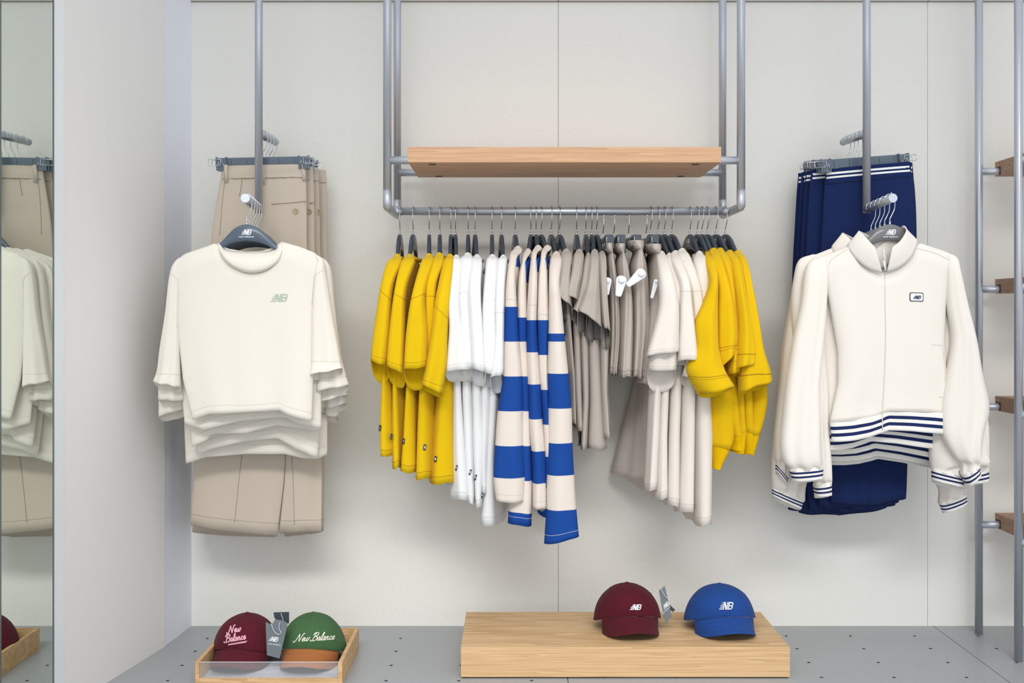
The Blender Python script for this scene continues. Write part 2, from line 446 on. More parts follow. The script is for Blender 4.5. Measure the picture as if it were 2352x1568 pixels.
# ------------------------------------------------------------------ hangers
def hanger_proto(msm, with_print=True):
    r = empty('garment_hanger', (0, 0, 0))
    u = [0, .012, .025, .04, .06, .08, .10, .12, .145, .168, .175]
    zt = [-.079, -.080, -.084, -.092, -.112, -.134, -.153, -.168, -.182, -.195, -.200]
    zl = [-.131, -.132, -.133, -.136, -.143, -.154, -.168, -.182, -.196, -.208, -.206]
    U = np.linspace(-.175, .175, 61)
    Zt = np.interp(np.abs(U), u, zt); Zl = np.interp(np.abs(U), u, zl)
    k = np.array([.25, .5, .25]); Zt[1:-1] = np.convolve(Zt, k, 'same')[1:-1]
    V = []; Fc = []
    for x, a, b in zip(U, Zt, Zl):
        bow = 0.0
        c = min(.003, (a-b)*.3); t = .0065-.0028*min(1, max(0, (abs(x)-.07)/.05))
        for y, z in ((-t*.5, a), (-t, a-c), (-t, b+c), (-t*.5, b), (t*.5, b), (t, b+c), (t, a-c), (t*.5, a)):
            V.append((x, y-bow, z))
    for i in range(60):
        for q in range(8):
            q2 = (q+1) % 8; Fc.append((i*8+q, i*8+q2, (i+1)*8+q2, (i+1)*8+q))
    Fc += [tuple(range(7, -1, -1)), tuple(60*8+q for q in range(8))]
    mk('shoulder_bar', V, Fc, msm, r)
    rc = .0175; cz = .0135-rc+.003
    pts = [(0, 0, -.10), (0, 0, -.066), (0.001, 0, -.060), (.010, 0, -.042), (.0155, 0, -.028)]
    for k in range(15):
        a = math.radians(-20+k*15.5); pts.append((rc*math.cos(a), 0, cz+rc*math.sin(a)))
    pts.append((-.0195, 0, cz-.004))
    hk = tube('hook', catmull(pts, 3), .00165, M_CHROME, r, n=8)
    pipe('ferrule', (0, 0, -.084), (0, 0, -.070), .0032, M_CHROME, r, n=10)
    if with_print:
        def fn(x, y): return ((x-.55)*.0165, -.0068, -.112+y*.0165)
        print_quads('emblem', NB, fn, M_PRINT, r, k=1)
        mk('lettering', [(v[0]*.0098, -.0068, -.121+v[1]*.0098) for v in TXT[0]], TXT[1], M_PRINT, r, smooth=False)
    return r
def clip_proto(half, msm):
    r = empty('clip_hanger', (0, 0, 0))
    V, Fc = box_vf(-half+.02, half-.02, -.004, .004, -.107, -.074); bo = mk('bar', V, Fc, msm, r, smooth=False)
    bv = bo.modifiers.new('edge', 'BEVEL'); bv.width = .002; bv.segments = 2
    for k in range(5):
        x = (-half+.06)+(2*half-.12)*k/4
        V, Fc = box_vf(x-.0007, x+.0007, -.0048, -.0038, -.105, -.080); mk('rib', V, Fc, M_SMOKE, r, smooth=False)
    for s in (-1, 1):
        x = s*(half-.028)
        V, Fc = merge(box_vf(x-.017, x+.017, -.014, -.0055, -.118, -.076), box_vf(x-.017, x+.017, .0055, .014, -.118, -.076),
                      box_vf(x-.019, x-.014, -.012, .012, -.098, -.072), box_vf(x+.014, x+.019, -.012, .012, -.098, -.072))
        c = mk('clip', V, Fc, M_SMOKE2 if msm is not M_SMOKE else M_SMOKE, r, smooth=False)
        w = [(x, -.0155, -.080), (x+s*.018, -.0155, -.080), (x+s*.040, -.0155, -.080), (x+s*.042, -.0155, -.083), (x+s*.042, -.0155, -.097), (x+s*.040, -.0155, -.100), (x+s*.018, -.0155, -.100), (x, -.0155, -.100)]
        tube('spring_wire', w, .0013, M_CHROME, c, n=6, closed=True)
        w = [(x-.012, -.0155, -.112), (x-.006, -.0165, -.090), (x, -.0165, -.104), (x+.006, -.0165, -.090), (x+.012, -.0155, -.112)]
        tube('spring_wire', w, .0012, M_CHROME, c, n=6)
    rc = .0175; cz = .0135-rc+.003
    pts = [(0, 0, -.085), (0, 0, -.062), (0.001, 0, -.056), (.010, 0, -.042), (.0155, 0, -.028)]
    for k in range(15):
        a = math.radians(-20+k*15.5); pts.append((rc*math.cos(a), 0, cz+rc*math.sin(a)))
    pts.append((-.0195, 0, cz-.004))
    tube('hook', catmull(pts, 3), .00165, M_CHROME, r, n=8)
    return r
PROTO = {}
def put_hanger(kind, loc, ang, label, group, roll=0.0):
    if kind not in PROTO:
        PROTO[kind] = {'rail': lambda: hanger_proto(M_SMOKE), 'tee': lambda: hanger_proto(mat('slate_plastic', (84, 97, 112), rough=.25)), 'jacket': lambda: hanger_proto(M_SMOKE3),
                       'clip': lambda: clip_proto(.168, M_SMOKE2), 'skirt': lambda: clip_proto(.150, M_SMOKE)}[kind]()
        h = PROTO[kind]
    else: h = copy_tree(PROTO[kind])
    h.location = loc; h.rotation_euler = (0, roll, ang)
    tag(h, label, 'hanger', group); return h

# ------------------------------------------------------------------ garment builders
def sp(v, p): return np.sign(v)*np.abs(v)**p
def line_inside(o, m):
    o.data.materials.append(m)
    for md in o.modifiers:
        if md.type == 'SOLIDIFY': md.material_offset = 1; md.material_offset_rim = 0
def cloth_tube(name, secs, m, parent, seed=0, fold=.004, folds=3, dip=0.0, n=40, per=7, solid=.0012, cap_top=True, hemw=None, flat=.85, dxdip=0.0, crumple=0.0):
    """secs: (y, xl, xr, Y, b) or (yl, xl, yr, xr, Y, b): outline of a hanging cloth tube in picture units at depth Y, half depth b"""
    S = []
    for s in secs:
        S.append(s if len(s) == 6 else (s[0], s[1], s[0], s[2], s[3], s[4]))
    S = catmull(S, per); Mr = len(S); r = random.Random(seed)
    ph = [r.uniform(0, 6.28) for _ in range(6)]
    V = []; uv = []; rings = []
    phi = 2*np.pi*np.arange(n)/n
    c = -np.cos(phi); xf = .5+.5*sp(c, flat); sy = -sp(np.sin(phi), .75)     # sin>0 : near side
    for j, (yl, xl, yr, xr, Y, b) in enumerate(S):
        t = j/(Mr-1); b = max(b, .004); w = t**1.2
        for k in range(n):
            f = xf[k]; px = xl+(xr-xl)*f; py = yl+(yr-yl)*f
            Yp = Y-b*.6
            p = P(px, py, Yp)
            wave = fold*w*(math.sin(folds*math.pi*(f+.25*f*f)*2+ph[0]+2.2*t)+.45*math.sin(folds*1.6*math.pi*f*2+ph[1]-3*t)*(.4+.6*math.sin(5*t+ph[4])))
            wave += .5*fold*math.sin(7*t+ph[2]+4*f)*min(1, 3*t)
            p[1] = Y+b*sy[k]+wave*(1 if sy[k] < 0 else .6)
            edge = t**6
            p[2] -= dip*edge*max(0, sy[k]+.25)
            if crumple:
                q = t**4*crumple; fs = math.sin(2.4*2*math.pi*f+ph[5])
                p[1] += q*fs*(.25 if sy[k] < 0 else 1.2); p[2] += q*(.15 if sy[k] < 0 else .8)*math.sin(2.1*2*math.pi*f+ph[2])
                p[0] += q*.5*math.sin(3*2*math.pi*f+ph[1])*(0 if sy[k] < 0 else 1)
            p[0] += dxdip*edge*max(0, sy[k])
            p[2] += .35*fold*edge*math.sin(folds*2*math.pi*f+ph[3])
            V.append(p); uv.append((f, 1-(yl+yr)/2/1568.0))
    Fc = []
    for j in range(Mr-1):
        for k in range(n):
            k2 = (k+1) % n; Fc.append((j*n+k, (j+1)*n+k, (j+1)*n+k2, j*n+k2))
    if cap_top: Fc.append(tuple(k for k in range(n)))
    o = mk(name, V, Fc, m, parent, uv=uv, solid=solid)
    return o, np.array(V).reshape(Mr, n, 3), S
def ring_seam(name, R, S, yline, m, parent, r=.0008, push=.0012, tilt=0.0):
    """stitched seam following the near side of the cloth at picture height yline, slanting by tilt"""
    ym = (S[:, 0]+S[:, 2])/2; n = R.shape[1]; pts = []
    for k in range(n//2+1):
        f = .5-.5*math.cos(2*math.pi*k/n); y = yline+tilt*(f-.5)
        t = float(np.clip(np.interp(y, ym, np.arange(len(ym))), 0, len(ym)-1)); j = int(t); j2 = min(j+1, len(ym)-1)
        p = R[j, k]+(R[j2, k]-R[j, k])*(t-j); c = R[j].mean(0); d = p-c; d[2] = 0; d /= np.linalg.norm(d)+1e-9
        pts.append(p+d*push*.3)
    return tube(name, pts, r, m, parent, n=5)
def slab(name, pos, m, parent, nu=40, nv=34, solid=.0012, srow=None):
    """closed sheet of cloth, front and back, open at neck and hem: pos(u, s, side) -> (xyz, v)"""
    us = np.sin(np.linspace(-math.pi/2, math.pi/2, nu)); V = []; uv = []
    ss = srow if srow is not None else np.linspace(0, 1, nv)
    L = 2*nu-2
    for s in ss:
        for u in us:
            p, v = pos(u, s, -1); V.append(p); uv.append(((u+1)/2, v))
        for u in us[-2:0:-1]:
            p, v = pos(u, s, 1); V.append(p); uv.append(((u+1)/2, v))
    Fc = []
    for j in range(len(ss)-1):
        for k in range(L):
            k2 = (k+1) % L; Fc.append((j*L+k, (j+1)*L+k, (j+1)*L+k2, j*L+k2))
    return mk(name, V, Fc, m, parent, uv=uv, solid=solid), np.array(V).reshape(len(ss), L, 3)
def piecewise(pts, x):
    a = np.array(pts, float); return float(np.interp(x, a[:, 0], a[:, 1]))

def rail_body(name, hx, near, m, parent, seed, far=None, zfirst=1.345, fold=.005, Yn=3.535, Yfar=3.962, neck=True, hemtilt=0.0):
    """body of a garment hanging edge-on from the rail. near: (y, xl, xr) outline of its near edge"""
    Xh = xpx(hx, YM); r = random.Random(seed); ph = [r.uniform(0, 6.28) for _ in range(6)]
    A = np.array(near, float); zs = CAMZ-(A[:, 0]-CY)*Yn/F
    xc = (A[:, 1]+A[:, 2])/2; xc = (xc-CX)*Yn/F; hw = (A[:, 2]-A[:, 1])/2*Yn/F
    o = np.argsort(zs); zs, xc, hw, yy = zs[o], xc[o], hw[o], A[o, 0]
    zb = zs[0]
    xtop = None
    Yc = (Yn+Yfar)/2; b = (Yfar-Yn)/2
    def pos(u, s, side):
        Y = Yc-u*b; d = abs(Y-YM)
        zt = zfirst-np.interp(d, [0, .085, .21, .25], [.004, 0.0, .045, .07])
        if not neck: zt = zfirst
        if neck and d < .085: zt -= (.045 if side < 0 else .008)*math.cos(d/.085*math.pi/2)
        zbb = zb+hemtilt*(Y-Yn)
        z = zt+(zbb-zt)*s
        xn = np.interp(z, zs, xc); h = np.interp(z, zs, hw)
        tn = (YM-Y)/(YM-Yn)
        if tn >= 0: X = Xh+(xn-Xh)*tn if s < .35 else xn+(Xh-xn)*(1-tn)
        else:
            xf = (2*Xh-xn) if far is None else np.interp(z, [zb, zb+.45], [xpx(far, Yfar), Xh-(xn-Xh)*.4])
            tf = (Y-YM)/(Yfar-YM); X = Xh+(xf-Xh)*tf
        e = (1-abs(u)**8)**.4
        tk = max(.006, h)*min(1, .5+s*7)
        X += side*tk*e
        w = s**1.1
        X += fold*w*(math.sin(9*u+ph[0]+1.2*s)+.6*math.sin(17*u+ph[1]))*e
        z += .004*s**8*math.sin(10*u+ph[2]+side)
        ypx = CY-(z-CAMZ)*F/Yn
        return np.array([X, Y+.003*w*math.sin(5*s+ph[3]), z]), 1-ypx/1568.0
    return slab(name, pos, m, parent, nu=30, nv=30)

SLY = [3.645, 3.575, 3.515, 3.498, 3.492, 3.490, 3.490, 3.490, 3.490, 3.490, 3.49]
SLB = [.012, .030, .038, .042, .044, .046, .046, .046, .046, .046, .046]
def sl_depth(d):
    return float(np.interp(d, [0, 8, 21, 70, 150, 250], [3.645, 3.622, 3.575, 3.515, 3.496, 3.490])), float(np.interp(d, [0, 8, 21, 70, 150, 250], [.010, .018, .030, .038, .043, .046]))
def rail_garment(kind, label, cat, group, m, hx, sleeve, body, hem=None, dip=.045, dy=0.0, seed=0, far=None, seam_y=None, hem_off=12,
                 mseam=None, fold=.004, body_m=None, collar=None, bodies=None, dxdip=0.0, hlabel=None, sleevefolds=1.1, seam_tilt=0.0, crumple=0.0, Yn=3.535, hemseam_body=True):
    Xh = xpx(hx, YM)
    root = empty(kind, (Xh, YM, 1.35), label, cat, group)
    s0 = sleeve[0]; Xs = xpx((s0[1]+s0[2])/2, SLY[0]); zf = zpx(s0[0], SLY[0])-.004
    secs = []; y0 = s0[0]; c0 = (s0[1]+s0[2])/2; w0 = (s0[2]-s0[1])/2
    rows = [(y0-1.5, c0-.30*w0, c0+.30*w0), (y0+1, c0-.68*w0, c0+.68*w0), (y0+5.5, c0-1.0*w0, c0+1.0*w0)]+list(sleeve[1:])
    for i, q in enumerate(rows):
        d = q[0]-y0; Y, bb = sl_depth(max(0, d)); Y += dy*min(1, max(0, d)/60)
        if i == len(rows)-1 and hem: secs.append((hem[0], q[1], hem[1], q[2], Y, bb))
        else: secs.append((q[0], q[1], q[2], Y, bb))
    o, R, S = cloth_tube('sleeve', secs, m, root, seed=seed, fold=fold, folds=sleevefolds, dip=dip, dxdip=dxdip, crumple=crumple)
    ms = mseam or m
    if seam_y: ring_seam('armhole_seam', R, S, seam_y, ms, root, tilt=seam_tilt)
    if hem_off: ring_seam('hem_seam', R, S, (secs[-1][0]+(secs[-1][2] if len(secs[-1]) == 6 else secs[-1][0]))/2-hem_off, ms, root, r=.0006)
    # the sleeve on the wall side
    W = R.reshape(-1, 3).copy(); W[:, 1] = YM+(YM-W[:, 1])*.68; W[:, 0] = Xh-(W[:, 0]-Xh)*.55
    nn = R.shape[1]; Fc = []
    for j in range(R.shape[0]-1):
        for k in range(nn):
            k2 = (k+1) % nn; Fc.append((j*nn+k, j*nn+k2, (j+1)*nn+k2, (j+1)*nn+k))
    uv = [(0, 1-(S[j][0]+S[j][2])/2/1568) for j in range(R.shape[0]) for k in range(nn)]
    mk('sleeve', W, Fc, m, root, uv=uv)
    top = [(s0[0]+8, s0[1]+2, s0[2]-2)]
    bo, BR = rail_body('body', hx, top+list(body), body_m or m, root, seed+5, far=far, zfirst=zf, Yn=Yn)
    if hemseam_body and hem_off:
        row = BR[-2]; c = row.mean(0); d = row-c; d[:, 2] = 0; d /= np.linalg.norm(d, axis=1)[:, None]+1e-9
        tube('hem_seam', row+d*.0005, .0009, ms, root, n=5, closed=True)
    if collar is not None:
        ang = math.atan2(Xs-Xh, YM-SLY[0]); pts = []
        for k in range(32):
            a = 2*math.pi*k/32; u = .09*math.cos(a); v = .026*math.sin(a)
            z = zf-.006-(.045 if v < 0 else .006)*math.sin(abs(a % math.pi))
            pts.append((Xh+math.sin(ang)*u+v*math.cos(ang), YM-math.cos(ang)*u+v*math.sin(ang), z))
        tube('collar', pts, .0065, collar, root, n=8, closed=True)
    # its hanger: swivelled to follow the shoulders
    ang = -math.pi/2+math.atan2(Xs-Xh, YM-SLY[0])
    put_hanger('rail', (Xh, YM, ZR), ang, hlabel or ('hanger inside the '+label), 'grey hangers on the rail')
    return root, o, R, S, bo
def woven_label(px, py, w, h, bvh, root, m, mw, rot=0.0):
    c, s = math.cos(rot), math.sin(rot)
    def q(x0, x1, y0, y1): return [(x0, y0), (x1, y0), (x1, y1), (x0, y1)]
    fn = lambda x, y: drop(bvh, px+c*x-s*y, py+s*x+c*y, .0015, 3.53)
    o = print_quads('side_label', [q(-w/2, w/2, -h/2, h/2)], fn, m, root, k=2)
    fn2 = lambda x, y: drop(bvh, px+c*x-s*y, py+s*x+c*y, .0021, 3.53)
    print_quads('emblem', [q(-w*.2, w*.2, -h*.2, h*.15)], fn2, mw, o, k=1)

# ------------------------------------------------------------------ clothes on the long rail
M_YEL = fabric('mustard_yellow_cotton', (222, 183, 14))
M_WHT = fabric('white_cotton', (234, 234, 234))
M_CRM = fabric('cream_cotton', (226, 219, 210))
M_GRY = fabric('warm_grey_twill', (176, 167, 158), bump=.15)
M_GRY2 = fabric('warm_grey_skirt_cloth', (190, 180, 171), bump=.15)
M_YELF = fabric('yellow_fleece', (222, 181, 14), bump=.4)
M_YELR = mat('yellow_rib_knit', (220, 176, 8), rough=.95, bump=.6, bscale=40, stretch=(6, 6, .3), spec=.1)
M_YSEAM = mat('yellow_thread', (176, 138, 6), rough=.9)
M_WSEAM = mat('white_thread', (222, 222, 221), rough=.9)
M_CSEAM = mat('cream_thread', (214, 207, 198), rough=.9)
M_GSEAM = mat('grey_thread', (152, 144, 137), rough=.9)
M_LBL = mat('charcoal_woven_label', (70, 74, 82), rough=.7)
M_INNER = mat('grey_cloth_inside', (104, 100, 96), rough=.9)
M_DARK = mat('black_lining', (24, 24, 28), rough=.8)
BLUE = (27, 70, 146); BONE = (222, 211, 200)
ORD = ['first', 'second', 'third', 'fourth', 'fifth']

YT = [
 dict(hx=918.7, sleeve=[(584, 904, 920), (605, 887, 921), (661, 872, 902), (760, 857, 896), (829, 850, 889)], hem=(827, 840), dip=.055,
      body=[(700, 880, 902), (873, 872, 890), (980, 866, 895), (1050, 868, 898)], dy=.012, seam=676, lab=(873, 983), tilt=30),
 dict(hx=949, sleeve=[(584, 932, 949), (605, 919, 951), (670, 904, 932), (766, 892, 930), (840, 886, 928)], hem=(838, 858), dip=.05,
      body=[(700, 905, 930), (881, 897, 914), (996, 896, 919), (1076, 898, 918)], dy=.0, seam=680, tilt=18, lab=(899, 1002)),
 dict(hx=986, sleeve=[(583, 976, 994), (605, 965, 995), (680, 944, 975), (760, 932, 982), (845, 926, 980)], hem=(848, 842), dip=.06,
      body=[(700, 940, 970), (884, 926, 947), (1000, 917, 949), (1085, 908, 950)], dy=-.022, seam=681, tilt=-14, lab=(927, 1013)),
 dict(hx=1010.5, sleeve=[(581, 1000, 1018), (605, 989, 1018), (660, 974, 1002), (760, 976, 1003), (850, 972, 1003)], hem=(850, 850), dip=.04,
      body=[(700, 975, 1000), (893, 956, 986), (996, 951, 987), (1100, 948, 986)], dy=.02, seam=680, lab=(975, 1027)),
 dict(hx=1036, sleeve=[(584, 1025, 1042), (605, 1016, 1042), (690, 998, 1033), (766, 988, 1028), (840, 976, 1025), (893, 967, 1015)], hem=(882, 903), dip=.02,
      body=[(700, 1000, 1035), (912, 1000, 1040), (1000, 990, 1039), (1112, 981, 1041)], dy=-.015, seam=715, tilt=36, lab=(1001, 1054)),
]
for i, g in enumerate(YT):
    r, o, R, S, bo = rail_garment('t_shirt', 'mustard yellow tee on the rail, %s yellow tee from the left end' % ORD[i], 't-shirt', 'yellow tees at the left of the rail',
        M_YEL, g['hx'], g['sleeve'], g['body'], g['hem'], g['dip'], g['dy'], seed=10+i, seam_y=g['seam'], seam_tilt=g.get('tilt', 0), mseam=M_YSEAM, collar=M_YEL,
        hlabel='grey hanger of the %s yellow tee from the left end of the rail' % ORD[i], hem_off=14)
    woven_label(g['lab'][0], g['lab'][1], 6, 14, bvh_of([bo, o]), r, M_LBL, M_PRINT, .12)
WT = [
 dict(hx=1046, sleeve=[(586, 1040, 1056), (605, 1035, 1060), (700, 1029, 1056), (760, 1030, 1066), (847, 1022, 1086)], hem=(852, 846), dip=.035,
      body=[(700, 1032, 1056), (912, 1039, 1063), (1040, 1040, 1072), (1149, 1043, 1079)], dy=-.004, seam=0, lab=(1049, 1074)),
 dict(hx=1075.5, sleeve=[(581, 1065, 1083), (600, 1056, 1085), (664, 1051, 1080), (760, 1054, 1088), (842, 1060, 1096)], hem=(842, 846), dip=.04,
      body=[(700, 1054, 1080), (912, 1060, 1086), (1040, 1066, 1092), (1158, 1074, 1094)], dy=.012, seam=672, lab=(1080, 1084)),
 dict(hx=1091, sleeve=[(585, 1087, 1104), (603, 1081, 1107), (664, 1074, 1104), (740, 1076, 1108), (848, 1083, 1116)], hem=(846, 852), dip=.045,
      body=[(700, 1078, 1104), (912, 1082, 1108), (1040, 1083, 1114), (1166, 1089, 1108)], dy=-.012, seam=0, lab=(1093, 1096)),
 dict(hx=1130, sleeve=[(585, 1122, 1140), (603, 1116, 1144), (690, 1108, 1142), (760, 1106, 1145), (855, 1108, 1152)], hem=(855, 860), dip=.04,
      body=[(700, 1108, 1138), (912, 1100, 1126), (1040, 1098, 1122), (1135, 1102, 1118)], dy=.0, seam=689, lab=(1108, 1138)),
 dict(hx=1151.6, sleeve=[(586, 1148, 1164), (603, 1142, 1166), (690, 1137, 1160), (780, 1136, 1159), (862, 1126, 1158)], hem=(866, 858), dip=.05,
      body=[(700, 1138, 1158), (912, 1120, 1147), (1040, 1116, 1140), (1130, 1109, 1142), (1206, 1101, 1145)], dy=-.014, seam=717, lab=None),
]
for i, g in enumerate(WT):
    r, o, R, S, bo = rail_garment('t_shirt', 'white cotton tee on the rail, %s white tee from the left' % ORD[i], 't-shirt', 'white tees on the rail',
        M_WHT, g['hx'], g['sleeve'], g['body'], g['hem'], g['dip'], g['dy'], seed=30+i, seam_y=g['seam'], mseam=M_WSEAM, collar=M_WHT,
        hlabel='grey hanger of the %s white tee on the rail' % ORD[i], hem_off=14)
    if g['lab']: woven_label(g['lab'][0], g['lab'][1], 4, 13, bvh_of([bo, o]), r, M_LBL, M_PRINT, .25)

def band(name, ys, first=BONE):
    """ys: picture heights at which bone and blue alternate, going down"""
    cols = [BONE, BLUE]; st = []; c = 0
    seq = [(0, BONE)]
    for y in ys:
        c = 1-c; seq.append((y, cols[c]))
    # the V coordinate runs upwards
    out = [(0.0, seq[-1][1])]
    for k in range(len(seq)-1, 0, -1): out.append((1-seq[k][0]/1568.0, seq[k-1][1]))
    return stripes(name, out)
ST = [
 dict(hx=1183, sleeve=[(566, 1180, 1199), (579, 1173, 1198), (592, 1170, 1188), (636, 1164, 1184), (690, 1160, 1187), (785, 1157, 1193), (863, 1155, 1200), (943, 1143, 1203), (1022, 1137, 1204), (1099, 1133, 1208), (1151, 1139, 1205)],
      hem=(1151, 1153), ys=[707, 785, 864, 944, 1023, 1099], bys=[586, 618, 707, 785, 864, 944, 1023, 1099], dy=-.012,
      body=[(585, 1175, 1197), (640, 1170, 1194), (700, 1168, 1192), (900, 1172, 1205), (1130, 1165, 1205)]),
 dict(hx=1220, sleeve=[(572, 1205, 1221), (584, 1201, 1218), (600, 1198, 1209), (645, 1190, 1209), (730, 1187, 1212), (788, 1188, 1213), (868, 1194, 1216), (947, 1196, 1218), (1027, 1184, 1221), (1105, 1172, 1224), (1204, 1166, 1221)],
      hem=(1201, 1208), ys=[730, 788, 868, 947, 1027, 1105, 1181], bys=[590, 655, 730, 788, 868, 947, 1027, 1105], dy=.012,
      body=[(590, 1200, 1219), (650, 1195, 1215), (700, 1190, 1212), (900, 1195, 1218), (1140, 1190, 1222)]),
 dict(hx=1231, sleeve=[(564, 1227, 1245), (574, 1224, 1242), (588, 1220, 1233), (650, 1214, 1235), (735, 1209, 1233), (809, 1209, 1237), (887, 1211, 1243), (962, 1214, 1247), (1039, 1220, 1254), (1114, 1223, 1256), (1166, 1223, 1256)],
      hem=(1166, 1168), ys=[735, 810, 887, 962, 1039, 1114], bys=[585, 629, 735, 810, 887, 962, 1039, 1114], dy=-.004,
      body=[(585, 1224, 1245), (640, 1218, 1241), (700, 1212, 1236), (900, 1214, 1244), (1172, 1222, 1256)]),
 dict(hx=1242.6, sleeve=[(564, 1248, 1267), (574, 1245, 1264), (588, 1242, 1255), (650, 1236, 1259), (741, 1233, 1262), (819, 1235, 1260), (897, 1240, 1262), (974, 1246, 1264), (1050, 1250, 1268), (1120, 1252, 1270)],
      hem=(1120, 1120), ys=[741, 819, 897, 974, 1050], bys=[586, 622, 741, 819, 897, 974, 1050], dy=.004,
      body=[(585, 1245, 1265), (640, 1240, 1262), (700, 1236, 1262), (900, 1240, 1262), (1160, 1245, 1270)]),
 dict(hx=1266, sleeve=[(578, 1269, 1287), (600, 1263, 1291), (650, 1261, 1286), (700, 1261, 1291), (786, 1259, 1299), (862, 1258, 1307), (939, 1258, 1314), (1018, 1257, 1316), (1094, 1255, 1320), (1170, 1255, 1325), (1242, 1250, 1331)],
      hem=(1250, 1233), ys=[771, 786, 862, 939, 1018, 1094, 1170], bys=[640, 772, 852, 937, 1014, 1090], dy=-.02,
      body=[(700, 1264, 1296), (780, 1268, 1304), (860, 1275, 1313), (1000, 1280, 1318), (1150, 1285, 1327)]),
]
for i, g in enumerate(ST):
    m = band('blue_bone_striped_jersey_%d' % i, g['ys']); bm_ = band('blue_bone_striped_body_%d' % i, g['bys'])
    r, o, R, S, bo = rail_garment('striped_top', 'blue and bone striped long-sleeve top, %s striped top from the white tees' % ORD[i], 'striped top', 'striped tops in the middle of the rail',
        m, g['hx'], g['sleeve'], g['body'], g['hem'], .012, g['dy'], seed=50+i, mseam=M_CSEAM, body_m=bm_, fold=.0025, seam_y=[687, 0, 700, 722, 0][i],
        hlabel='grey hanger of the %s striped top from the white tees' % ORD[i], hem_off=18)

GT = [
 dict(hx=1284.7, sleeve=[(572, 1292, 1310), (590, 1289, 1314), (636, 1283, 1310), (660, 1277, 1312), (684, 1273, 1314)], hem=(672, 704), dip=.045,
      body=[(660, 1292, 1312), (740, 1298, 1317), (860, 1312, 1324), (972, 1314, 1327)], dy=.0),
 dict(hx=1324, sleeve=[(573, 1322, 1339), (590, 1317, 1342), (632, 1310, 1338), (655, 1303, 1334), (682, 1297, 1330)], hem=(672, 690), dip=.06,
      body=[(660, 1310, 1336), (760, 1316, 1336), (900, 1320, 1340), (988, 1325, 1344)], dy=.004),
 dict(hx=1345.5, sleeve=[(581, 1346, 1357), (600, 1342, 1358), (650, 1334, 1354), (690, 1324, 1350), (716, 1316, 1350)], hem=(711, 722), dip=.045,
      body=[(660, 1332, 1352), (790, 1331, 1354), (920, 1336, 1354), (1031, 1330, 1348)], dy=.008),
 dict(hx=1359, sleeve=[(573, 1358, 1374), (600, 1355, 1377), (650, 1347, 1378), (690, 1336, 1380), (730, 1328, 1383)], hem=(709, 750), dip=.055,
      body=[(660, 1348, 1378), (800, 1349, 1380), (920, 1351, 1386), (1033, 1345, 1394)], dy=-.014),
 dict(hx=1370, sleeve=[(577, 1376, 1391), (600, 1375, 1394), (650, 1376, 1395), (700, 1378, 1398), (754, 1383, 1403)], hem=(748, 760), dip=.05,
      body=[(660, 1376, 1396), (780, 1379, 1404), (900, 1383, 1400), (1005, 1390, 1409)], dy=.006),
]
for i, g in enumerate(GT):
    r, o, R, S, bo = rail_garment('cropped_top', 'warm grey cropped top with flared short sleeve, %s grey top from the striped tops' % ORD[i], 'top', 'grey cropped tops on the rail',
        M_GRY, g['hx'], g['sleeve'], g['body'], g['hem'], g['dip'], g['dy'], seed=70+i, mseam=M_GSEAM, fold=.004, sleevefolds=1.5, hem_off=0, crumple=.011,
        hlabel='grey hanger of the %s grey top on the rail' % ORD[i])
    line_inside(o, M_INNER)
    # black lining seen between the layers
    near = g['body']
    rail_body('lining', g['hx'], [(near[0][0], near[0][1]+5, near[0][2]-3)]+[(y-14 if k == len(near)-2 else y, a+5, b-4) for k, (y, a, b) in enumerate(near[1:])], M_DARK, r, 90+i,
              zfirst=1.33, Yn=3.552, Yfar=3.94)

KT = [
 dict(hx=1385, secs=[(559, 1386, 1409), (570, 1388, 1409), (581, 1397, 1408), (612, 1393, 1415), (680, 1397, 1423), (760, 1398, 1426), (857, 1395, 1418)], clip=(1396, 547)),
 dict(hx=1409.6, secs=[(560, 1410, 1438), (570, 1412, 1437), (581, 1423, 1434), (612, 1417, 1446), (680, 1420, 1456), (760, 1418, 1458), (863, 1414, 1455)], clip=(1427, 547)),
 dict(hx=1443, secs=[(553, 1440, 1482), (563, 1444, 1481), (574, 1460, 1478), (612, 1452, 1488), (680, 1452, 1494), (760, 1452, 1496), (864, 1448, 1482)], clip=(1473, 539)),
 dict(hx=1484, secs=[(561, 1482, 1520), (571, 1487, 1520), (582, 1501, 1516), (612, 1497, 1523), (680, 1488, 1524), (760, 1480, 1522), (879, 1466, 1500)], clip=(1514, 551)),
]
KORD = ['first', 'second', 'third', 'fourth']
for i, g in enumerate(KT):
    Xh = xpx(g['hx'], YM)
    r = empty('pleated_skirt', (Xh, YM, 1.36), 'warm grey pleated skirt in clips on the rail, %s skirt from the left' % KORD[i], 'skirt', 'grey skirts on the rail')
    secs = []
    for j, (y, a, b) in enumerate(g['secs']):
        secs.append((y, a, b, 3.70-.02*i*0, [.105, .105, .10, .125, .14, .15, .16][j]))
    o, R, S = cloth_tube('skirt', secs, M_GRY2, r, seed=100+i, fold=.008, folds=2.2, dip=.01, n=64, per=8, cap_top=False, flat=1.0)
    ring_seam('hem_seam', R, S, g['secs'][-1][0]-14, M_GSEAM, r, r=.0009)
    wsecs = [(y, a-1, b+1, 3.70, [.109, .109, .103][j]) for j, (y, a, b) in enumerate(g['secs'][:3])]
    cloth_tube('waistband', wsecs, M_GRY2, r, seed=110+i, fold=.003, folds=4, n=48, per=4, cap_top=False, flat=1.0)
    Xc = xpx((g['secs'][0][1]+g['secs'][0][2])/2+4, 3.60)
    ang = -math.pi/2+math.atan2(Xc-Xh, YM-3.60)
    put_hanger('skirt', (Xh, YM, ZR-.018), ang, 'dark clip hanger holding the %s grey skirt from the left' % KORD[i], 'clip hangers of the skirts')

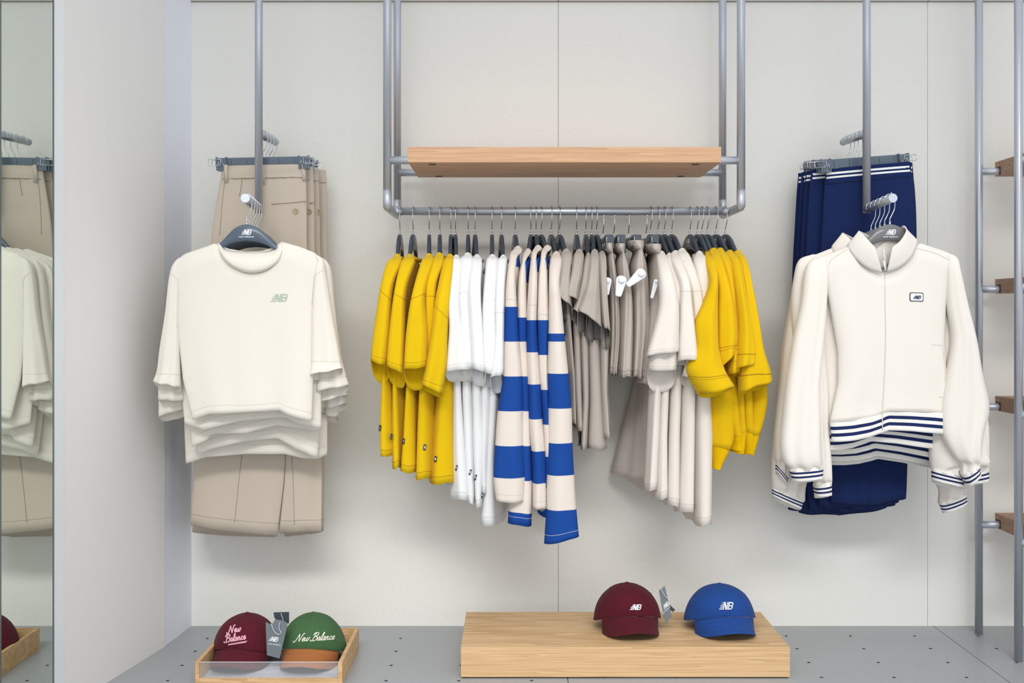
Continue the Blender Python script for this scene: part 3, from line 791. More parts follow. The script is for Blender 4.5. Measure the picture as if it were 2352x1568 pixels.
# white security tags pinned to the skirts
def px_plate(name, poly, Y, th, m, parent, bev=.002):
    V = [P(x, y, Y) for x, y in poly]+[P(x, y, Y)+np.array([0, th, 0]) for x, y in poly]; n = len(poly)
    Fc = [tuple(range(n)), tuple(range(2*n-1, n-1, -1))]+[(i, n+i, n+(i+1) % n, (i+1) % n) for i in range(n)]
    o = mk(name, V, Fc, m, parent, smooth=False)
    if bev:
        b = o.modifiers.new('edge', 'BEVEL'); b.width = bev; b.segments = 3; b.limit_method = 'ANGLE'
    return o
def security_tag(hc, tip, r1, r2, Y, label):
    hc = np.array(hc, float); tip = np.array(tip, float); d = tip-hc; d /= np.linalg.norm(d); nrm = np.array([-d[1], d[0]])
    poly = []
    for k in range(9):
        a = math.pi/2+math.pi*k/8; poly.append(hc+r1*(math.cos(a)*d*.85+math.sin(a)*nrm))
    poly += [tip-nrm*r2-d*2, tip-nrm*r2*.5, tip+nrm*r2*.5, tip+nrm*r2-d*2]
    root = empty('security_tag', tuple(P(hc[0], hc[1], Y)), label, 'security tag', 'white security tags on the skirts')
    px_plate('shell', poly, Y, .013, M_TAGW, root, .003)
    c = P(hc[0], hc[1], Y); n = 20; V = []; Fc = []
    prof = [(1.0, .0), (1.0, -.004), (.92, -.007), (.8, -.0085), (.5, -.0095), (0.02, -.010)]
    R1 = r1*.62*Y/F
    for rr, yy in prof:
        for k in range(n):
            a = 2*math.pi*k/n; V.append(c+np.array([R1*rr*math.cos(a), yy, R1*rr*math.sin(a)]))
    for j in range(len(prof)-1):
        for k in range(n): Fc.append((j*n+k, j*n+(k+1) % n, (j+1)*n+(k+1) % n, (j+1)*n+k))
    mk('dome', V, Fc, M_TAGW, root)
security_tag((1395, 645), (1394, 678), 10, 5, 3.535, 'white plastic security tag half hidden on the first grey skirt')
security_tag((1427.5, 643), (1420, 681), 12.5, 7, 3.525, 'white plastic security tag pointing down on the second grey skirt')
security_tag((1473, 628), (1441, 656), 12.5, 6, 3.515, 'white plastic security tag slanting left on the third grey skirt')
security_tag((1508, 646), (1497, 685), 6, 3.5, 3.525, 'white plastic security tag seen edge-on on the fourth grey skirt')

CT = [
 dict(hx=1493.7, sleeve=[(577, 1511, 1528), (600, 1511, 1537), (640, 1515, 1550), (700, 1516, 1562), (760, 1502, 1563), (812, 1486, 1563)], hem=(816, 806), dip=.012, dy=-.03,
      body=[(700, 1520, 1550), (890, 1497, 1522), (1000, 1490, 1517), (1128, 1482, 1509)], far=1404, seam=0),
 dict(hx=1511, sleeve=[(582, 1530, 1546), (600, 1530, 1552), (660, 1538, 1566), (720, 1520, 1564), (780, 1500, 1560), (858, 1490, 1556)], hem=(850, 850), dip=.06, dy=.0,
      body=[(700, 1535, 1560), (890, 1518, 1542), (1000, 1512, 1537), (1146, 1507, 1537)], far=1450, seam=0),
 dict(hx=1525.6, sleeve=[(576, 1543, 1561), (600, 1543, 1570), (650, 1562, 1587), (700, 1562, 1593), (760, 1561, 1600), (826, 1558, 1607)], hem=(828, 824), dip=.018, dy=-.022,
      body=[(700, 1560, 1590), (890, 1543, 1572), (1000, 1538, 1568), (1163, 1534, 1569)], far=1470, seam=668),
 dict(hx=1542.7, sleeve=[(571, 1558, 1577), (590, 1559, 1587), (640, 1578, 1607), (690, 1588, 1618), (760, 1590, 1615), (872, 1568, 1612)], hem=(862, 876), dip=.03, dy=.012,
      body=[(700, 1585, 1612), (890, 1572, 1607), (1000, 1572, 1605), (1178, 1565, 1605)], far=1500, seam=668),
 dict(hx=1584.8, sleeve=[(577, 1599, 1615), (600, 1594, 1628), (640, 1600, 1634), (700, 1602, 1630), (780, 1600, 1630), (896, 1592, 1630)], hem=(880, 906), dip=.02, dy=.02,
      body=[(700, 1604, 1632), (890, 1600, 1638), (1000, 1601, 1644), (1100, 1603, 1642), (1208, 1602, 1640)], far=1545, seam=0),
]
for i, g in enumerate(CT):
    r, o, R, S, bo = rail_garment('t_shirt', 'cream tee on the rail right of the skirts, %s cream tee from the left' % ORD[i], 't-shirt', 'cream tees on the rail',
        M_CRM, g['hx'], g['sleeve'], g['body'], g['hem'], g['dip'], g['dy'], seed=130+i, seam_y=g['seam'], mseam=M_CSEAM, far=g['far'],
        hlabel='grey hanger of the %s cream tee on the rail' % ORD[i], hem_off=10)

HT = [
 dict(hx=1601, sleeve=[(578, 1621, 1639), (600, 1621, 1649), (645, 1632, 1652), (690, 1619, 1652), (740, 1599, 1652), (800, 1600, 1654), (850, 1580, 1668), (905, 1610, 1690)], hem=(905, 888), dip=.018, dy=-.034,
      body=[(700, 1625, 1650), (860, 1648, 1692), (950, 1637, 1702), (1010, 1641, 1697), (1031, 1642, 1688)], bb=(1078, 1643, 1662)),
 dict(hx=1612, sleeve=[(570, 1631, 1649), (600, 1638, 1662), (660, 1650, 1682), (720, 1650, 1696), (780, 1650, 1699), (835, 1652, 1690)], hem=(845, 812), dip=.01, dy=-.014,
      body=[(700, 1650, 1670), (860, 1670, 1700), (960, 1680, 1708), (1000, 1688, 1712), (1010, 1690, 1712)], bb=(1034, 1690, 1712)),
 dict(hx=1624, sleeve=[(570, 1645, 1665), (600, 1655, 1682), (660, 1670, 1694), (720, 1674, 1700), (780, 1676, 1702), (856, 1672, 1700)], hem=(862, 850), dip=.02, dy=.006,
      body=[(700, 1660, 1690), (860, 1690, 1716), (960, 1698, 1718), (990, 1697, 1724), (1000, 1696, 1724)], bb=(1041, 1692, 1719)),
 dict(hx=1644, sleeve=[(575, 1668, 1687), (600, 1680, 1703), (660, 1690, 1714), (740, 1697, 1728), (800, 1694, 1736), (840, 1690, 1735)], hem=(846, 834), dip=.03, dy=-.018,
      body=[(700, 1690, 1712), (860, 1705, 1735), (950, 1710, 1738), (988, 1712, 1742), (996, 1712, 1742)], bb=(1043, 1715, 1736)),
 dict(hx=1666, sleeve=[(575, 1687, 1705), (600, 1699, 1718), (660, 1707, 1731), (740, 1712, 1746), (800, 1712, 1756), (848, 1700, 1772), (885, 1700, 1778)], hem=(900, 872), dip=.02, dy=.0,
      body=[(700, 1712, 1738), (860, 1735, 1772), (920, 1735, 1776), (960, 1728, 1768), (997, 1722, 1755)], bb=(1046, 1718, 1740)),
]
for i, g in enumerate(HT):
    lab = 'yellow fleece sweatshirt on the rail, %s sweatshirt from the cream tees' % ORD[i]
    r, o, R, S, bo = rail_garment('sweatshirt', lab, 'sweatshirt', 'yellow sweatshirts at the right of the rail',
        M_YELF, g['hx'], g['sleeve'], g['body'], g['hem'], g['dip'], g['dy'], seed=150+i, mseam=M_YSEAM, hem_off=28, fold=.007,
        hlabel='grey hanger of the %s yellow sweatshirt from the cream tees' % ORD[i], hemseam_body=False)
    # ribbed waistband tapering below the body
    l = g['body'][-1]; y1, a1, b1 = g['bb']
    rail_body('ribbed_hem', g['hx'], [(l[0]-6, l[1]-1, l[2]+1), (l[0]+8, l[1]+1, l[2]-2), (y1, a1, b1)], M_YELR, r, 160+i, zfirst=zpx(l[0]-6, 3.535), neck=False, fold=.002, Yfar=3.93)
    tube('hem_seam', R[-6]+0, .0012, M_YSEAM, r, n=5, closed=True)

# ------------------------------------------------------------------ front-facing garments
def front_slab(name, L, Rr, T, Tb, H, Y, th, m, parent, seed=0, fold=.004, folds=4, Hb=None, nu=56, nv=44, vfun=None, bulge=0.0, solid=.0014):
    """L, Rr: (y, x) side outlines; T/Tb front/back neck outline as (x, y); H hem outline (x, y); all picture units at depth Y"""
    L = np.array(L, float); Rr = np.array(Rr, float); T = np.array(T, float); Tb = np.array(Tb, float); H = np.array(H, float)
    Hb_ = H if Hb is None else np.array(Hb, float)
    r = random.Random(seed); ph = [r.uniform(0, 6.28) for _ in range(6)]
    def pos(u, s, side):
        f = (u+1)/2
        yl = L[0, 0]+(L[-1, 0]-L[0, 0])*s; yr = Rr[0, 0]+(Rr[-1, 0]-Rr[0, 0])*s
        x = np.interp(yl, L[:, 0], L[:, 1])*(1-f)+np.interp(yr, Rr[:, 0], Rr[:, 1])*f
        TT = T if side < 0 else Tb; HH = H if side < 0 else Hb_
        xt = TT[0, 0]+(TT[-1, 0]-TT[0, 0])*f; yt = np.interp(xt, TT[:, 0], TT[:, 1])
        xh = HH[0, 0]+(HH[-1, 0]-HH[0, 0])*f; yh = np.interp(xh, HH[:, 0], HH[:, 1])
        y = yt+(yh-yt)*s
        # near the top the cloth follows the neck line, lower down straight rows
        p = P(x, y, Y)
        e = (1-abs(u)**6)**.5
        k = min(1, .42+s*7)
        w = s**1.3
        d = side*th*e*k
        d += fold*w*(math.sin(folds*math.pi*f+ph[0]+1.3*s)+.6*math.sin(folds*2.1*math.pi*f+ph[1]-s))*e
        d -= bulge*math.sin(math.pi*min(1, s*1.1))*e*(1 if side < 0 else 0)
        p[1] += d
        return p, (1-y/1568.0 if vfun is None else 1-s)
    ss = np.concatenate([np.linspace(0, .2, 12)[:-1], np.linspace(.2, 1, nv-11)])
    return slab(name, pos, m, parent, nu=nu, srow=ss, solid=solid)
def px_line(name, pts, bvh, r, m, parent, off=.0006, n=5, per=5, fallback=3.5):
    q = catmull(pts, per); return tube(name, [tuple(drop(bvh, a, b, off, fallback)) for a, b in q], r, m, parent, n=n)

M_IVO = fabric('ivory_jersey', (231, 225, 214), bump=.2)
M_IVS = mat('ivory_thread', (224, 214, 198), rough=.9)
M_SAGE = mat('sage_green_print', (176, 188, 172), rough=.8)
def arm_at(arm, Y):
    a, e = arm; t = (Y-a[1])/(e[1]-a[1]); return a+(e-a)*t

# stack of cream tees on the left front arm
def tee(i, Y, dx, dy, H, bodyL, bodyR, slL, slR, lab):
    root = empty('t_shirt', tuple(P(575+dx, 560+dy, Y)), lab, 't-shirt', 'ivory tees on the left pole')
    T = [(391, 624), (408, 597), (426, 583), (474, 567), (500, 557), (510, 578), (530, 601), (556, 612), (580, 614), (606, 610), (626, 598), (642, 578), (648, 555), (690, 567), (722, 580), (744, 618)]
    Tb = [(391, 624), (408, 597), (426, 583), (474, 567), (500, 557), (520, 570), (560, 577), (600, 576), (640, 562), (648, 555), (690, 567), (722, 580), (744, 618)]
    sh = lambda q: [(a+dx, b+dy) for a, b in q]
    body, BR = front_slab('body', bodyL, bodyR, sh(T), sh(Tb), H, Y, .022, M_IVO, root, seed=200+i, fold=.0045, folds=3.0)
    for nm, s, sd in (('L', slL, 0), ('R', slR, 1)):
        if s is None: continue
        secs = []
        q = s[0]; sg = 1 if sd == 0 else -1
        s = [(q[0]-13, q[1]+sg*17+2, q[2]+sg*17-2)]+list(s)
        for j, q in enumerate(s[:-1]): secs.append((q[0], q[1], q[2], Y+(.004 if j else .002), [.005, .014, .021, .026, .028, .03, .03][j]))
        q = s[-1]; secs.append((q[0], q[1], q[2], q[3], Y, .032))
        o, R, S = cloth_tube('sleeve', secs, M_IVO, root, seed=220+3*i+sd, fold=.004, folds=1.6, dip=.022, n=36)
        ring_seam('hem_seam', R, S, (q[0]+q[2])/2-24, M_IVS, root, r=.0008)
    row = BR[-3]
    tube('hem_seam', row, .0008, M_IVS, root, n=5, closed=True)
    return root, body
Lbase = [(624, 392), (648, 404), (755, 406), (870, 416)]
tees = [
 (3.440, 0, 0, [(443, 963), (485, 949), (552, 946), (644, 941), (663, 951), (717, 966)],
  [(624, 391), (660, 403), (755, 408), (870, 420), (963, 443)], [(618, 744), (650, 728), (722, 720), (860, 720), (966, 717)],
  [(600, 401, 416), (632, 388, 412), (722, 377, 410), (800, 364, 410), (850, 357, 411), (876, 348, 888, 411)],
  [(596, 728, 742), (628, 722, 748), (722, 714, 762), (800, 712, 776), (835, 711, 782), (860, 710, 846, 785)], 'front ivory tee with a sage chest logo on the left pole'),
 (3.487, 5, 3, [(424, 972), (470, 985), (560, 964), (660, 957), (690, 972), (738, 982)],
  [(627, 396), (760, 404), (870, 414), (972, 424)], [(621, 749), (760, 736), (860, 738), (982, 738)],
  [(604, 404, 418), (640, 390, 416), (722, 380, 416), (800, 368, 416), (860, 362, 418), (916, 361, 920, 420)],
  [(600, 736, 750), (626, 732, 760), (700, 728, 767), (800, 722, 778), (850, 724, 790), (898, 722, 884, 800)], 'second ivory tee from the front on the left pole'),
 (3.532, 3, 8, [(441, 1026), (481, 1008), (487, 996), (570, 992), (640, 974), (700, 985), (735, 990)],
  [(632, 394), (760, 406), (900, 428), (1026, 441)], [(626, 747), (760, 742), (900, 742), (990, 735)],
  [(612, 402, 416), (640, 390, 416), (722, 380, 416), (800, 370, 416), (880, 364, 422), (956, 362, 938, 424)],
  [(606, 736, 750), (634, 734, 760), (722, 728, 768), (800, 724, 780), (880, 728, 790), (925, 726, 905, 797)], 'third ivory tee from the front on the left pole'),
 (3.576, 8, 10, [(452, 1044), (485, 1030), (560, 1012), (640, 1004), (680, 1028), (706, 1038), (731, 1050)],
  [(634, 399), (760, 410), (900, 436), (1044, 452)], [(628, 752), (760, 746), (900, 742), (1050, 731)],
  None, [(608, 744, 756), (640, 738, 764), (722, 734, 770), (800, 730, 782), (880, 734, 790), (940, 736, 926, 794)], 'fourth ivory tee from the front on the left pole'),
 (3.618, 4, 12, [(427, 1064), (478, 1047), (567, 1041), (655, 1040), (700, 1050), (731, 1052), (752, 1043)],
  [(636, 395), (760, 404), (900, 420), (1064, 427)], [(630, 748), (760, 748), (900, 752), (1043, 752)],
  None, [(610, 740, 752), (640, 736, 762), (722, 734, 768), (800, 734, 782), (880, 738, 792), (950, 740, 958, 776)], 'rearmost ivory tee on the left pole, hanging lowest'),
]
FT = None
for i, a in enumerate(tees):
    r, b = tee(i, *a)
    if i == 0: FT = (r, b)
    Y = a[0]; hp = arm_at(armL[:2], Y)
    put_hanger('tee', tuple(hp), math.radians(-2+i*1.5), ['slate plastic hanger with white logo in the front ivory tee', 'slate hanger of the second ivory tee on the left pole', 'slate hanger of the third ivory tee on the left pole', 'slate hanger of the fourth ivory tee on the left pole', 'slate hanger of the rearmost ivory tee on the left pole'][i], 'hangers of the ivory tees')
# wide ribbed collar of the front tee
r, b = FT; Yt = 3.440
outer = [(500, 557, 0), (506, 580, -.018), (524, 604, -.026), (552, 620, -.029), (580, 625, -.030), (610, 619, -.029), (636, 602, -.026), (648, 580, -.018), (650, 554, 0)]
inner = [(511, 566, .006), (517, 572, .004), (530, 575, .002), (555, 577, .001), (578, 577.5, .001), (602, 577, .001), (622, 575, .002), (632, 569, .004), (637, 561, .006)]
outer = catmull(outer, 5); inner = catmull(inner, 5); V = []; Fc = []; K = 6
for k in range(K+1):
    t = k/K
    for (x0, y0, d0), (x1, y1, d1) in zip(outer, inner):
        bulge = -.007*math.sin(math.pi*t)
        V.append(P(x0+(x1-x0)*t, y0+(y1-y0)*t, Yt+d0+(d1-d0)*t*t+bulge))
nn = len(outer)
for k in range(K):
    for j in range(nn-1): Fc.append((k*nn+j, k*nn+j+1, (k+1)*nn+j+1, (k+1)*nn+j))
mk('collar', V, Fc, M_IVO, r, solid=.002)
px = [P(x, y, Yt+d-.001) for x, y, d in outer]; tube('collar_seam', px, .0008, M_IVS, r, n=5)
bv = bvh_of([b]+[c for c in r.children if c.name.startswith('sleeve')])
px_line('shoulder_seam', [(391, 626), (402, 636), (409, 648), (407, 690), (406, 755)], bv, .0008, M_IVS, r, fallback=3.42)
px_line('shoulder_seam', [(742, 620), (730, 627), (721, 638), (716, 700)], bv, .0008, M_IVS, r, fallback=3.42)
emblem('chest_logo', bv, 640, 684, 18, M_SAGE, r, rot=-.02, squash=1.12, fallback=3.42)

# zip jackets on the right front arm
M_JK = fabric('off_white_tracksuit_jersey', (230, 224, 215), bump=.12)
M_JKS = mat('off_white_thread', (214, 207, 197), rough=.9)
NAVY = (30, 42, 86); OFFW = (232, 229, 223)
M_RIB = stripes('navy_striped_rib', [(0, OFFW), (.24, NAVY), (.40, OFFW), (.56, NAVY), (.72, OFFW)])
M_NAVYP = mat('navy_embroidery', (28, 34, 66), rough=.7)
def jacket(i, Y, dx, dy, sc, lab, sleeves, front=False, hem_dy=0, hem_rot=0):
    c = (2030, 560)
    def tr(x, y): return (c[0]+(x-c[0])*sc+dx, c[1]+(y-c[1])*sc+dy)
    root = empty('zip_jacket', tuple(P(*tr(2030, 560), Y)), lab, 'jacket', 'off-white zip jackets on the right pole')
    def tl(q): return [tr(a, b) for a, b in q]
    def tyx(q): return [tr(b, a)[::-1] for a, b in q]
    T = [(1866, 604), (1880, 592), (1905, 583), (1947, 566), (1962, 590), (1985, 612), (2026, 627), (2062, 614), (2090, 588), (2107, 557), (2168, 577), (2190, 587), (2202, 602)]
    Tb = [(1866, 604), (1880, 592), (1905, 583), (1947, 566), (1985, 556), (2030, 552), (2070, 552), (2107, 557), (2168, 577), (2190, 587), (2202, 602)]
    H = [(1906, 968), (1950, 964), (2000, 956), (2026, 946), (2031, 941), (2080, 942), (2140, 945), (2192, 951)]
    H = [(a, b+hem_dy+hem_rot*(a-2040)) for a, b in H]
    L = [(604, 1866), (640, 1893), (704, 1906), (806, 1924), (880, 1925), (968, 1906)]; Rt = [(602, 2202), (640, 2182), (704, 2172), (793, 2168), (900, 2178), (951, 2192)]
    body, BR = front_slab('body', tyx(L), tyx(Rt), tl(T), tl(Tb), tl(H), Y, .024, M_JK, root, seed=300+i, fold=.0055, folds=3.2, bulge=.006)
    bw = 48
    T2 = [(a, b-2) for a, b in H]; H2 = [(1911, 1014), (1960, 1009), (1990, 1003), (2003, 998), (2026, 990), (2032, 986), (2090, 988), (2140, 993), (2185, 997)]
    H2 = [(a, b+hem_dy+hem_rot*(a-2040)) for a, b in H2]
    hb, HR = front_slab('waist_rib', tyx([(T2[0][1], 1906), (H2[0][1], 1911)]), tyx([(T2[-1][1], 2192), (H2[-1][1], 2185)]), tl(T2), tl(T2), tl(H2), Y, .026, M_RIB, root, seed=320+i, fold=.003, folds=3, vfun=1, nv=20, solid=.002)
    tube('waist_seam', BR[-1], .0010, M_JKS, root, n=5, closed=True)
    for k, (s, cu) in enumerate(sleeves):
        Yo = s[0]; secs = []
        q = s[1]; sg = 1 if q[1] < 2000 else -1
        rows = [(q[0]-12, (q[1]+q[2])/2+sg*20-9, (q[1]+q[2])/2+sg*20+9)]+list(s[1:])
        for j, q in enumerate(rows): secs.append((q[0], q[1], q[2], Y+Yo*min(1, j/3), [.006, .016, .029, .034, .038, .04, .042, .044, .042, .03][j]))
        secs.append((cu[0][0]+3, cu[0][1], cu[0][2]+3, cu[0][3], Y+Yo, .029))
        o, R, S = cloth_tube('sleeve', secs, M_JK, root, seed=340+7*i+k, fold=.006, folds=2.0, n=40)
        a, b_ = cu; Yc = Y+Yo
        cs = [(a[0], a[1], a[2], a[3], Yc, .030)]
        mid = [(a[q]+b_[q])/2 for q in range(4)]
        cs += [(mid[0], mid[1], mid[2], mid[3], Yc, .033), (b_[0], b_[1], b_[2], b_[3], Yc, .031)]
        o2, R2, S2 = cloth_tube('cuff', cs, M_RIB, root, seed=360+7*i+k, fold=.001, folds=3, n=40, per=8, cap_top=True, dip=.012)
        uvl = o2.data.uv_layers['cloth']; nr = R2.shape[0]; nk = R2.shape[1]
        for lp in o2.data.loops:
            uvl.data[lp.index].uv = (0, 1-(lp.vertex_index//nk)/(nr-1))
        tube('cuff_seam', R[-1], .0010, M_JKS, root, n=5, closed=True)
    # standing collar
    base = [(2027, 627, -.030), (1995, 616, -.028), (1965, 592, -.022), (1948, 565, -.004), (1965, 556, .016), (2000, 553, .024), (2030, 552, .025), (2065, 551, .024), (2095, 551, .014), (2107, 556, -.004), (2092, 590, -.022), (2066, 613, -.028), (2037, 624, -.030)]
    top = [(2010, 569, -.040), (1998, 556, -.038), (1984, 540, -.028), (1974, 531, -.004), (1985, 536, .016), (2010, 549, .022), (2032, 551, .022), (2052, 546, .020), (2066, 528, .012), (2074, 519, -.006), (2081, 529, -.026), (2068, 552, -.038), (2049, 568, -.040)]
    bs = catmull(base, 5); ts = catmull(top, 5); V = []; Fc = []; K = 7; nn = len(bs)
    for k in range(K+1):
        t = k/K
        for (x0, y0, d0), (x1, y1, d1) in zip(bs, ts):
            q = tr(x0+(x1-x0)*t, y0+(y1-y0)*t); V.append(P(q[0], q[1], Y+d0+(d1-d0)*t-.006*math.sin(math.pi*t)*(1 if d0 < 0 else -1)))
    for k in range(K):
        for j in range(nn-1): Fc.append((k*nn+j, k*nn+j+1, (k+1)*nn+j+1, (k+1)*nn+j))
    mk('collar', V, Fc, M_JK, root, solid=.003)
    tube('collar_seam', [P(*tr(x, y), Y+d-.001) for x, y, d in bs], .0011, M_JKS, root, n=5)
    bv = bvh_of([body, hb])
    zl = [tr(2032, 628), tr(2033, 700), tr(2034, 780), tr(2031, 870), tr(2027, 944), tr(2027, 988)]
    px_line('zip', zl, bv, .0016, M_JKS, root, off=.0005, fallback=Y-.03)
    if front:
        tube('zip_placket', [P(*tr(2029, 572), Y-.039), P(*tr(2033, 596), Y-.036), P(*tr(2034, 622), Y-.032)], .0022, M_TAGW, root, n=6)
        for k in range(5):
            q = tr(2023+k*1.6, 574+k*5); tube('tooth', [P(q[0], q[1], Y-.0425), P(q[0]+3, q[1]+1, Y-.0425)], .0010, M_JKS, root, n=5)
        tube('zip_pull', [P(*tr(2029, 598), Y-.042), P(*tr(2032, 612), Y-.042), P(*tr(2034, 618), Y-.041)], .0024, M_TAGW, root, n=6)
        px_line('shoulder_seam', [tr(1946, 572), tr(1925, 585), tr(1908, 598), tr(1903, 612)], bv, .0009, M_JKS, root, fallback=Y)
        px_line('shoulder_seam', [tr(2106, 570), tr(2150, 582), tr(2180, 598), tr(2196, 612)], bv, .0009, M_JKS, root, fallback=Y)
        px_line('pocket', [tr(2140, 791), tr(2163, 793)], bv, .0009, M_JKS, root, fallback=Y)
        px_line('pocket', [tr(2164, 793), tr(2170, 850), tr(2172, 912)], bv, .0009, M_JKS, root, fallback=Y)
        px_line('pocket', [tr(2156, 911), tr(2172, 912)], bv, .0009, M_JKS, root, fallback=Y)
        # rubber badge
        def rr(w, h, rad, o):
            q = []
            for cx_, cy_, a0 in ((w-rad, h-rad, 0), (-w+rad, h-rad, 90), (-w+rad, -h+rad, 180), (w-rad, -h+rad, 270)):
                for k in range(4):
                    a = math.radians(a0+k*30); q.append((cx_+rad*math.cos(a), cy_+rad*math.sin(a)))
            return q
        def badge(name, w, h, rad, off, m):
            q = rr(w, h, rad, off); cen = drop(bv, 2105, 682, off, Y)
            V = [tuple(cen)]+[tuple(drop(bv, 2105+a, 682+b+.03*a, off, Y)) for a, b in q]; n = len(q)
            return mk(name, V, [(0, 1+k, 1+(k+1) % n) for k in range(n)], m, root, smooth=False, solid=-.001)
        badge('badge', 16, 10.5, 4, .0010, M_NAVYP); badge('badge_face', 14, 8.5, 3, .0022, M_TAGW)
        emblem('badge_logo', bv, 2105, 682.5, 8.2, M_NAVYP, root, rot=.03, squash=1.15, off=.0036, fallback=Y)
    return root
SLF = (-.012, (600, 1862, 1900), (630, 1850, 1905), (700, 1842, 1902), (780, 1826, 1896), (880, 1811, 1886), (960, 1802, 1888), (1020, 1797, 1890), (1060, 1803, 1893), (1076, 1817, 1894))
CLF = ((1077, 1816, 1070, 1894), (1106, 1825, 1099, 1893))
SRF = (-.006, (592, 2176, 2200), (625, 2176, 2210), (700, 2180, 2228), (780, 2190, 2249), (868, 2178, 2265), (937, 2168, 2279), (1000, 2170, 2266), (1050, 2196, 2258), (1066, 2212, 2256))
CRF = ((1090, 2214, 1066, 2252), (1118, 2226, 1090, 2256))
jk = [
 (3.438, 0, 0, 1.0, 'front off-white zip jacket with a small navy badge on the right pole', [(SLF, CLF), (SRF, CRF)], True, 0, 0),
 (3.486, -38, 4, .99, 'second off-white zip jacket from the front on the right pole',
   [((.0, (596, 1838, 1872), (632, 1828, 1890), (700, 1822, 1896), (800, 1830, 1900), (900, 1850, 1908), (980, 1856, 1908), (1060, 1860, 1914), (1098, 1866, 1915), (1106, 1872, 1914)), ((1114, 1872, 1106, 1913), (1140, 1876, 1137, 1913))),
    ((.0, (600, 2150, 2180), (632, 2150, 2200), (700, 2150, 2222), (800, 2150, 2240), (900, 2146, 2256), (980, 2142, 2268), (1040, 2143, 2272), (1066, 2145, 2274), (1078, 2146, 2220)), ((1076, 2146, 1094, 2222), (1104, 2147, 1121, 2222)))], False, 26, .05),
 (3.530, -32, 8, .985, 'third off-white zip jacket from the front on the right pole',
   [((.0, (600, 1836, 1866), (632, 1828, 1884), (700, 1820, 1884), (800, 1804, 1876), (900, 1794, 1860), (980, 1786, 1840), (1020, 1784, 1830), (1050, 1784, 1816), (1062, 1786, 1812)), ((1064, 1786, 1096, 1812), (1084, 1786, 1116, 1810))),
    ((.0, (604, 2140, 2168), (632, 2140, 2190), (700, 2150, 2220), (800, 2160, 2246), (900, 2170, 2264), (980, 2180, 2274), (1040, 2190, 2275), (1066, 2200, 2275), (1072, 2206, 2275)), ((1090, 2206, 1076, 2275), (1114, 2208, 1105, 2276)))], False, 40, .10),
 (3.574, -28, 10, .98, 'fourth off-white zip jacket from the front on the right pole',
   [((.0, (602, 1838, 1866), (632, 1828, 1880), (700, 1818, 1880), (800, 1800, 1876), (900, 1790, 1872), (980, 1783, 1868), (1060, 1778, 1862), (1110, 1777, 1856), (1126, 1778, 1852)), ((1120, 1777, 1150, 1850), (1140, 1777, 1170, 1843))),
    ((.0, (606, 2120, 2150), (632, 2130, 2180), (700, 2140, 2210), (800, 2150, 2230), (900, 2150, 2240), (980, 2150, 2240), (1060, 2152, 2234), (1110, 2158, 2224), (1130, 2162, 2222)), ((1155, 2161, 1134, 2223), (1178, 2172, 1156, 2225)))], False, 58, .12),
 (3.616, -24, 12, .975, 'rearmost off-white zip jacket on the right pole', [], False, 66, .11),
]
for i, a in enumerate(jk):
    Y, dx, dy, sc, lab, sl, fr, hdy, hrot = a
    jacket(i, Y, dx, dy, sc, lab, sl, fr, hdy, hrot)
    hp = arm_at(armR[:2], Y)
    put_hanger('jacket', tuple(hp), math.radians(4+2*i), ['clear grey hanger with white logo in the front zip jacket', 'clear grey hanger of the second zip jacket', 'clear grey hanger of the third zip jacket', 'clear grey hanger of the fourth zip jacket', 'clear grey hanger of the rearmost zip jacket'][i], 'hangers of the zip jackets')

# ------------------------------------------------------------------ trousers on the rear arms
def trousers(i, Y, secs, legs, m, ms, lab, group, hanger, hlab, waist_h, m_band, ang=0.0, detail=None, th=.016, gather=.0015):
    yl, xl, yr, xr = secs[0]
    X = (xpx(xl, Y)+xpx(xr, Y))/2; root = empty('trousers', (X, Y, zpx((yl+yr)/2, Y)), lab, 'trousers', group)
    sk = math.tan(ang)
    def shift(R): pass
    def mkpart(name, S, mm, fold, folds, seed, dip=0, per=7, cap=False, b=None, n=56):
        q = [(s[0], s[1], s[2], s[3], Y, (b if b else th)) for s in S]
        o, R, SS = cloth_tube(name, q, mm, root, seed=seed, fold=fold, folds=folds, n=n, per=per, cap_top=cap, flat=.9, dip=dip)
        return o, R, SS
    hip, HR, HS = mkpart('hips', secs, m, .004, 2.5, 400+i)
    wb = [secs[0], (secs[0][0]+waist_h*.5, secs[0][1], secs[0][2]+waist_h*.5, secs[0][3]), (secs[0][0]+waist_h, secs[0][1]-1, secs[0][2]+waist_h, secs[0][3]+1)]
    w, WR, WS = mkpart('waistband', wb, m_band, gather, 7, 410+i, per=8, b=th+.0025, n=90)
    uvl = w.data.uv_layers['cloth']; nr, nk = WR.shape[0], WR.shape[1]
    for lp in w.data.loops: uvl.data[lp.index].uv = (0, 1-(lp.vertex_index//nk)/(nr-1))
    tube('waist_seam', WR[-1], .0009, ms, root, n=5, closed=True)
    for k, S in enumerate(legs):
        o, R, SS = mkpart('leg', S, m, .005, 1.3, 420+5*i+k, dip=.008, cap=True)
        ring_seam('hem_seam', R, SS, (SS[-1][0]+SS[-1][2])/2-26, ms, root, r=.0007)
    hp = hanger; put_hanger('clip', hp[0], hp[1], hlab, 'clip hangers of '+group, roll=hp[2])
    return root, hip, w
M_KHA = fabric('khaki_twill', (197, 185, 170), bump=.12)
M_KHS = mat('khaki_thread', (150, 136, 118), rough=.9)
M_BTN = mat('horn_button', (176, 158, 130), rough=.4)
def rot_ang(xl, xr, yl, yr): return 0.0
kh = [
 (3.715, 0, 0), (3.765, 13, 5), (3.815, 22, 8), (3.865, 30, 12)]
KN = ['front khaki trousers with a buttoned back pocket on the left pole', 'second khaki trousers from the front on the left pole', 'third khaki trousers from the front on the left pole', 'rearmost khaki trousers against the wall on the left']
